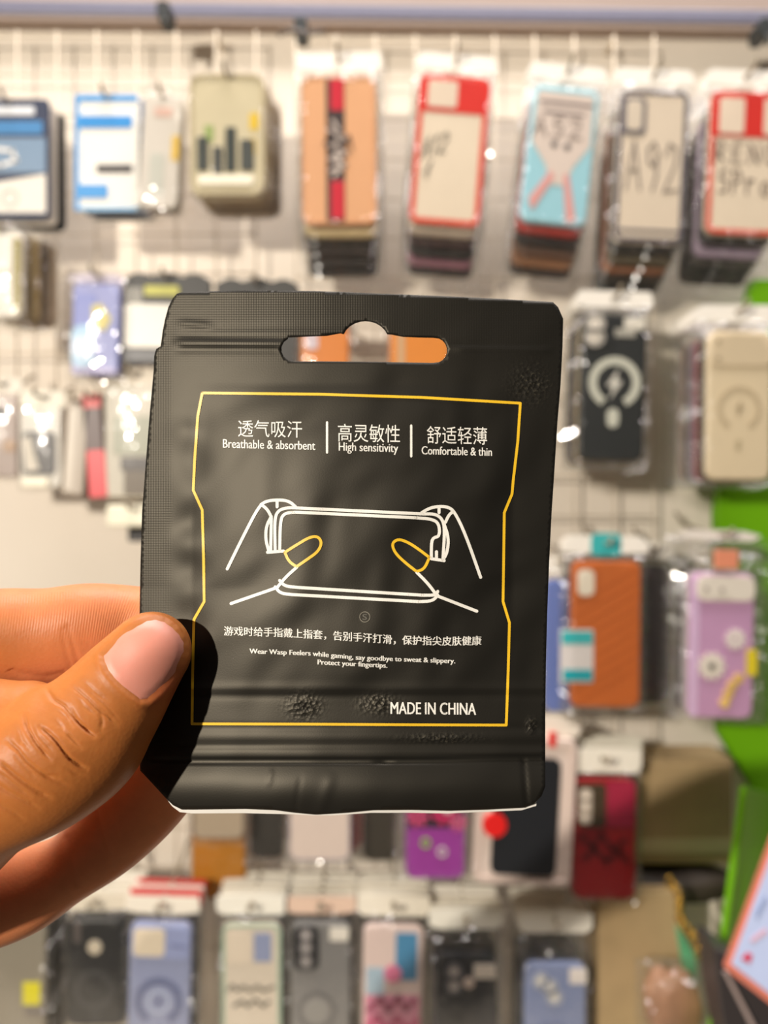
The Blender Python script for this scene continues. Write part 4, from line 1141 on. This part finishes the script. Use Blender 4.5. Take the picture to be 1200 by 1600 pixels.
# ================================================================== the hand
def catmull(P, k=8):
    P = np.array(P, float); out = []
    E_ = np.vstack([2*P[0]-P[1], P, 2*P[-1]-P[-2]])
    for i in range(1, len(E_)-2):
        p0, p1, p2, p3 = E_[i-1], E_[i], E_[i+1], E_[i+2]
        for j in range(k):
            t = j/k
            out.append(.5*((2*p1)+(-p0+p2)*t+(2*p0-5*p1+4*p2-p3)*t*t+(-p0+3*p1-3*p2+p3)*t**3))
    out.append(E_[-2]); return np.array(out)
def limb(chain, seg=36, sq=1.0):
    """chain of (px, py, distance, half width in px, half depth in mm): a tapering limb with rounded ends"""
    C = catmull(chain)
    cen = ray(C[:, 0], C[:, 1], C[:, 2]); ra = C[:, 3]*C[:, 2]/F; rb = C[:, 4]*1e-3
    tan = np.gradient(cen, axis=0); tan /= np.linalg.norm(tan, axis=1)[:, None]
    rings = []
    def ring(c, t, a, b, s):
        q = np.cross(t, (0, 1, 0)); q /= np.linalg.norm(q); w = np.cross(t, q); w /= np.linalg.norm(w)
        th = np.linspace(0, 2*np.pi, seg, endpoint=False)
        cs, sn = np.cos(th), np.sin(th)
        if sq != 1.0:
            cs, sn = np.sign(cs)*np.abs(cs)**sq, np.sign(sn)*np.abs(sn)**sq
        return c+np.outer(cs, q)*a*s+np.outer(sn, w)*b*s
    caps = [math.radians(x) for x in (84, 70, 55, 40, 25, 12)]
    for f in caps: rings.append(ring(cen[0]-tan[0]*ra[0]*math.sin(f), tan[0], ra[0], rb[0], math.cos(f)))
    for i in range(len(cen)): rings.append(ring(cen[i], tan[i], ra[i], rb[i], 1))
    for f in caps[::-1]: rings.append(ring(cen[-1]+tan[-1]*ra[-1]*math.sin(f), tan[-1], ra[-1], rb[-1], math.cos(f)))
    V = np.concatenate(rings); Fc = []
    m = len(rings)
    for i in range(m-1):
        for k in range(seg):
            l = (k+1) % seg; Fc.append((i*seg+k, i*seg+l, (i+1)*seg+l, (i+1)*seg+k))
    Fc.append(tuple(range(seg))[::-1]); Fc.append(tuple((m-1)*seg+k for k in range(seg)))
    return V, Fc

pd = lambda x, y: float(Dp(x, y))
THUMB = [(236, 1018, pd(236, 1018)-.0074, 63, 7.2), (202, 1060, pd(225, 1055)-.0084, 75, 8.0), (166, 1107, pd(225, 1080)-.0095, 87, 8.8), (126, 1151, .1365, 103, 10.4),
         (62, 1196, .1350, 106, 11.2), (-20, 1240, .1370, 103, 12.0), (-130, 1300, .1430, 135, 14.0), (-300, 1370, .152, 165, 16.0)]
INDEX = [(335, 990, pd(300, 990)+.0085, 52, 6.0), (290, 985, pd(270, 985)+.0090, 60, 6.8), (215, 982, pd(225, 985)+.0096, 66, 7.6), (140, 984, .1565, 73, 8.2), (70, 995, .1560, 76, 8.6), (-10, 1002, .1550, 82, 9.2),
         (-100, 1030, .1540, 90, 9.8), (-230, 1120, .156, 110, 11.5), (-380, 1260, .160, 140, 13.0)]
MIDDLE = [(330, 1120, .1600, 52, 6.4), (285, 1178, .1605, 60, 7.2), (225, 1247, .1615, 67, 8.0), (165, 1309, .1625, 62, 8.2), (105, 1357, .1635, 53, 8.4), (30, 1393, .164, 68, 8.8),
          (-80, 1420, .165, 76, 9.4), (-220, 1430, .166, 84, 10.2), (-420, 1390, .168, 110, 12.0)]
RING = [(-190, 1385, .180, 46, 7.0), (-120, 1420, .185, 52, 7.6), (-95, 1470, .187, 56, 8.0), (-160, 1510, .186, 60, 8.4), (-300, 1500, .182, 68, 9.2), (-450, 1440, .176, 90, 11.0)]
PINKY = [(-260, 1470, .188, 40, 6.0), (-200, 1520, .192, 44, 6.6), (-190, 1570, .193, 46, 7.0), (-260, 1590, .191, 50, 7.4), (-380, 1560, .186, 58, 8.2), (-500, 1500, .180, 80, 10.0)]
PALM = [(-250, 1240, .157, 120, 12.0), (-400, 1350, .163, 190, 14.5), (-560, 1470, .168, 210, 15.0), (-760, 1640, .172, 170, 16.0), (-1000, 1860, .176, 165, 19.0), (-1300, 2150, .180, 180, 22.0)]
WEB = [(40, 1130, .1390, 66, 8.5), (-60, 1155, .1405, 96, 10.5), (-220, 1220, .152, 120, 12.0)]
V = []; Fc = []
for ch, sq in ((THUMB, .93), (INDEX, .96), (MIDDLE, .98), (RING, 1), (PINKY, 1), (PALM, .9), (WEB, 1)):
    v, f = limb(ch, sq=sq); o = len(V) if len(V) else 0
    Fc += [tuple(o+i for i in q) for q in f]; V = v if not len(V) else np.concatenate([V, v])
me = mesh('hand_raw', V, Fc)
bm = bmesh.new(); bm.from_mesh(me); bmesh.ops.recalc_face_normals(bm, faces=bm.faces); bm.to_mesh(me); bm.free()
tmp = bpy.data.objects.new('hand_tmp', me); COL.objects.link(tmp)
rm = tmp.modifiers.new('r', 'REMESH'); rm.mode = 'VOXEL'; rm.voxel_size = 0.00029; rm.adaptivity = 0
dg = bpy.context.evaluated_depsgraph_get(); dg.update()
hm = bpy.data.meshes.new_from_object(tmp.evaluated_get(dg)); bpy.data.objects.remove(tmp)
nv = len(hm.vertices)
X = np.empty(nv*3, np.float32); hm.vertices.foreach_get('co', X); X = X.reshape(-1, 3).astype(float)
Ed = np.empty(len(hm.edges)*2, np.int32); hm.edges.foreach_get('vertices', Ed); Ed = Ed.reshape(-1, 2)
deg = np.bincount(Ed.ravel(), minlength=nv).astype(float)
def lap(A):
    out = np.zeros_like(A)
    for k in range(A.shape[1]):
        out[:, k] = (np.bincount(Ed[:, 0], A[Ed[:, 1], k], nv)+np.bincount(Ed[:, 1], A[Ed[:, 0], k], nv))/deg
    return out
for _ in range(46): X = X+.5*(lap(X)-X)
def setco():
    hm.vertices.foreach_set('co', X.astype(np.float32).ravel()); hm.update()
def normals():
    Nn = np.empty(nv*3, np.float32); hm.vertices.foreach_get('normal', Nn); return Nn.reshape(-1, 3).astype(float)
setco(); Nn = normals()
def proj(A): return 600+A[:, 0]/A[:, 1]*F, 800-(A[:, 2]-EYE)/A[:, 1]*F
qx, qy = proj(X)
facing = np.clip(-Nn[:, 1]*1.6, 0, 1)
# which side of the thumb / index border a point belongs to
onthumb = (X[:, 1] < .1478) & (qy > 945)
onindex = (~onthumb) & (qy < 1110)
# joint creases of the thumb
CR = [([(73, 1077), (84, 1093), (100, 1103), (111, 1118), (128, 1134), (146, 1148)], .34), ([(108, 1103), (121, 1126), (140, 1143), (148, 1150)], .30),
      ([(112, 1072), (136, 1092), (152, 1108), (170, 1120), (182, 1133)], .22), ([(38, 1120), (42, 1137), (54, 1158), (70, 1177), (78, 1186)], .42),
      ([(63, 1136), (76, 1146), (88, 1158), (98, 1172), (110, 1186), (122, 1194), (134, 1200)], .46), ([(88, 1127), (96, 1136), (98, 1144)], .24),
      ([(101, 1144), (116, 1158), (126, 1168)], .24), ([(12, 1157), (28, 1172), (42, 1190), (58, 1203), (72, 1212), (90, 1216)], .32),
      ([(0, 1192), (16, 1206), (36, 1222), (60, 1238), (78, 1246)], .36), ([(-10, 1222), (10, 1236), (40, 1252), (60, 1262)], .24),
      ([(130, 1064), (150, 1082), (168, 1096)], .14), ([(66, 1210), (86, 1220), (108, 1228)], .18), ([(28, 1152), (34, 1168)], .16), ([(156, 1112), (160, 1128), (158, 1142)], .2),
      ([(120, 1088), (132, 1104), (150, 1118)], .14), ([(134, 1076), (154, 1094), (172, 1110), (186, 1126)], .14), ([(52, 1132), (60, 1150), (74, 1166), (84, 1176)], .18),
      ([(20, 1176), (40, 1200), (58, 1216)], .16), ([(-4, 1206), (20, 1224), (46, 1244)], .18), ([(90, 1110), (102, 1120), (112, 1134)], .16),
      ([(26, 1136), (34, 1156), (46, 1172)], .16), ([(104, 1200), (118, 1208), (134, 1212)], .16), ([(-10, 1250), (14, 1266), (36, 1280)], .18)]
disp = np.zeros(nv)
for pl, a in CR:
    d = edge_dist(pl, qx, qy, closed=False)
    t = edge_dist([pl[0], pl[-1]], qx, qy, closed=False)*0
    ends = np.minimum(np.hypot(qx-pl[0][0], qy-pl[0][1]), np.hypot(qx-pl[-1][0], qy-pl[-1][1]))
    fade = np.clip(ends/14+.15, 0, 1)
    disp -= np.where(onthumb, (1.35*a*np.exp(-(d/2.5)**2)-.10*a*np.exp(-((d-8)/5)**2))*fade, 0)
# soft swelling of the knuckle skin between the creases
disp += np.where(onthumb, .35*np.exp(-((qx-112)/46)**2-((qy-1158)/40)**2), 0)
# the nail bed and its folds
NAIL = [(159, 1024), (160, 1034), (166, 1048), (177, 1062), (190, 1075), (204, 1086), (219, 1095), (231, 1094), (246, 1084), (262, 1069), (276, 1051), (286, 1033), (290.5, 1018), (289.5, 1003), (283, 989), (272, 977), (258, 968), (243, 965), (228, 967), (212, 974), (196, 985), (181, 998), (168, 1012)]
din = edge_dist(NAIL, qx, qy); isin = inside(NAIL, qx, qy)
sd = np.where(isin, -din, din)
front_nail = onthumb & (facing > .05)
disp += np.where(front_nail, -.42*np.clip((-sd+3)/10, 0, 1)+.22*np.exp(-((sd-7)/5.5)**2), 0)
# joint folds across the index pad
for pl, a in (([(106, 980), (112, 1000), (118, 1020), (122, 1036)], .14), ([(98, 985), (102, 1010), (110, 1040)], .10), ([(0, 1040), (30, 1052), (70, 1058), (100, 1052)], .20)):
    d = edge_dist(pl, qx, qy, closed=False); disp -= np.where(onindex, a*np.exp(-(d/5)**2), 0)
for pl, a in (([(150, 1270), (158, 1300), (170, 1335), (176, 1360)], .25), ([(104, 1310), (110, 1340), (118, 1380)], .2)):
    d = edge_dist(pl, qx, qy, closed=False); disp -= np.where(X[:, 1] > .152, a*np.exp(-(d/6)**2), 0)
X = X+Nn*disp[:, None]*1e-3*np.clip(facing*3, 0, 1)[:, None]

setco()
# palm-side skin is pinker than the back of the thumb; finger pads carry ridges
palm = np.clip((X[:, 1]-.1462)/.003, 0, 1)
phase = (qx*.93+6*np.sin((qy-985)/46.)+(np.clip(qx-120, 0, 200)**2)*.0026*np.sign(qy-940)*np.clip(np.abs(qy-940)/60, 0, 1))/4.1*2*math.pi
pads = palm*np.exp(-((qy-962-.0*qx)/38)**4)*np.clip((qx+40)/60, 0, 1)
warm = np.where(onthumb, np.exp(-((qx-262)/40)**2-((qy-1075)/40)**2), 0)
for nm, arr in (('palm', palm), ('ridge_phase', phase), ('ridge', pads), ('flush', warm)):
    A = hm.attributes.new(nm, 'FLOAT', 'POINT'); A.data.foreach_set('value', arr.astype(np.float32))

def skin_material():
    m = bpy.data.materials.new('skin'); m.use_nodes = True; nt = m.node_tree; b = nt.nodes['Principled BSDF']
    N = nt.nodes.new; L = nt.links.new
    def attr(n): q = N('ShaderNodeAttribute'); q.attribute_name = n; return q.outputs['Fac']
    tc = N('ShaderNodeTexCoord')
    n1 = N('ShaderNodeTexNoise'); n1.inputs['Scale'].default_value = 260; n1.inputs['Detail'].default_value = 4; L(tc.outputs['Object'], n1.inputs['Vector'])
    n2 = N('ShaderNodeTexVoronoi'); n2.inputs['Scale'].default_value = 1500; L(tc.outputs['Object'], n2.inputs['Vector'])
    mx = N('ShaderNodeMix'); mx.data_type = 'RGBA'
    mx.inputs['A'].default_value = lin((182, 110, 54)); mx.inputs['B'].default_value = lin((206, 128, 84)); L(attr('palm'), mx.inputs['Factor'])
    mf = N('ShaderNodeMix'); mf.data_type = 'RGBA'; L(mx.outputs['Result'], mf.inputs['A']); mf.inputs['B'].default_value = lin((186, 100, 60)); L(attr('flush'), mf.inputs['Factor'])
    mr = N('ShaderNodeMapRange'); mr.inputs['To Min'].default_value = .84; mr.inputs['To Max'].default_value = 1.14; L(n1.outputs['Fac'], mr.inputs['Value'])
    mu = N('ShaderNodeMix'); mu.data_type = 'RGBA'; mu.blend_type = 'MULTIPLY'; mu.inputs['Factor'].default_value = 1
    L(mf.outputs['Result'], mu.inputs['A']); L(mr.outputs['Result'], mu.inputs['B']); L(mu.outputs['Result'], b.inputs['Base Color'])
    b.inputs['Roughness'].default_value = .46; b.inputs['Specular IOR Level'].default_value = .28
    b.inputs['Subsurface Weight'].default_value = .28; b.inputs['Subsurface Radius'].default_value = (1.0, .35, .15); b.inputs['Subsurface Scale'].default_value = .0016
    def mth(op, a, c=None):
        q = N('ShaderNodeMath'); q.operation = op
        for i, s in enumerate((a, c)):
            if s is None: continue
            if isinstance(s, (int, float)): q.inputs[i].default_value = s
            else: L(s, q.inputs[i])
        return q.outputs[0]
    rg = mth('MULTIPLY', mth('SINE', attr('ridge_phase')), mth('MULTIPLY', attr('ridge'), .017))
    h = mth('ADD', mth('ADD', rg, mth('MULTIPLY', n1.outputs['Fac'], .03)), mth('MULTIPLY', n2.outputs['Distance'], .026))
    bu = N('ShaderNodeBump'); bu.inputs['Strength'].default_value = .9; bu.inputs['Distance'].default_value = .001
    L(h, bu.inputs['Height']); L(bu.outputs[0], b.inputs['Normal'])
    return m
horg = Vector(ray(-300, 1400, .16))
hm.vertices.foreach_set('co', (X-np.array(horg)).astype(np.float32).ravel()); hm.update()
hand = link('person', hm, skin_material(), smooth=True); hand.location = horg
tag(hand, 'hand of a person, thumb in front and fingers behind, pinching the black zip pouch', 'person')

# thumbnail: a curved plate seated in the nail bed
bvh = BVHTree.FromPolygons([tuple(p) for p in X], [tuple(p.vertices) for p in hm.polygons])
Pn, Tn, _ = sheet(NAIL, [], 4)
eye = Vector((0, 0, EYE)); Z = np.zeros(len(Pn))
for i, (x, y) in enumerate(Pn[:, :2]):
    d = Vector(ray(x, y, 1.0))-eye; hit = bvh.ray_cast(eye, d.normalized())
    Z[i] = hit[0].y if hit[0] is not None else np.nan
Z = np.where(np.isnan(Z), np.nanmean(Z), Z)
# fit a smooth curved surface so the plate does not copy skin detail
cx, cy = (Pn[:, 0]-225)/60, (Pn[:, 1]-1030)/60
B = np.stack([cx**i*cy**j for i in range(5) for j in range(5-i)], -1)
cf, *_ = np.linalg.lstsq(B, Z, rcond=None); Zs = B@cf
dn = edge_dist(NAIL, Pn[:, 0], Pn[:, 1])
Zs = Zs-(.00034*np.clip(dn/12, 0, 1)-.00012)
fv = ray(Pn[:, 0], Pn[:, 1], Zs); bv = fv+np.array([0, .0005, 0])
a = fv[Tn[:, 0]]; nrm = np.cross(fv[Tn[:, 1]]-a, fv[Tn[:, 2]]-a); fl = nrm[:, 1] > 0; Tn[fl] = Tn[fl][:, ::-1]
k = len(Pn); fcs = [tuple(int(i) for i in t) for t in Tn]+[tuple(int(i)+k for i in t[::-1]) for t in Tn]
dE = {(int(t[i]), int(t[(i+1) % 3])) for t in Tn for i in range(3)}
fcs += [(j, i, i+k, j+k) for (i, j) in dE if (j, i) not in dE]
nm_ = bpy.data.materials.new('nail'); nm_.use_nodes = True
b = nm_.node_tree.nodes['Principled BSDF']; b.inputs['Roughness'].default_value = .34; b.inputs['Base Color'].default_value = lin((222, 146, 126))
b.inputs['Subsurface Weight'].default_value = .15; b.inputs['Subsurface Radius'].default_value = (1, .4, .3); b.inputs['Subsurface Scale'].default_value = .001
nn = nm_.node_tree.nodes.new('ShaderNodeTexNoise'); nn.inputs['Scale'].default_value = 120
nb = nm_.node_tree.nodes.new('ShaderNodeBump'); nb.inputs['Strength'].default_value = .12; nb.inputs['Distance'].default_value = .001
nm_.node_tree.links.new(nn.outputs['Fac'], nb.inputs['Height']); nm_.node_tree.links.new(nb.outputs[0], b.inputs['Normal'])
nail = link('thumbnail', mesh('nail', np.concatenate([fv, bv])-np.array(horg), fcs), nm_, hand, smooth=True)
nail['label'] = 'pink thumbnail'
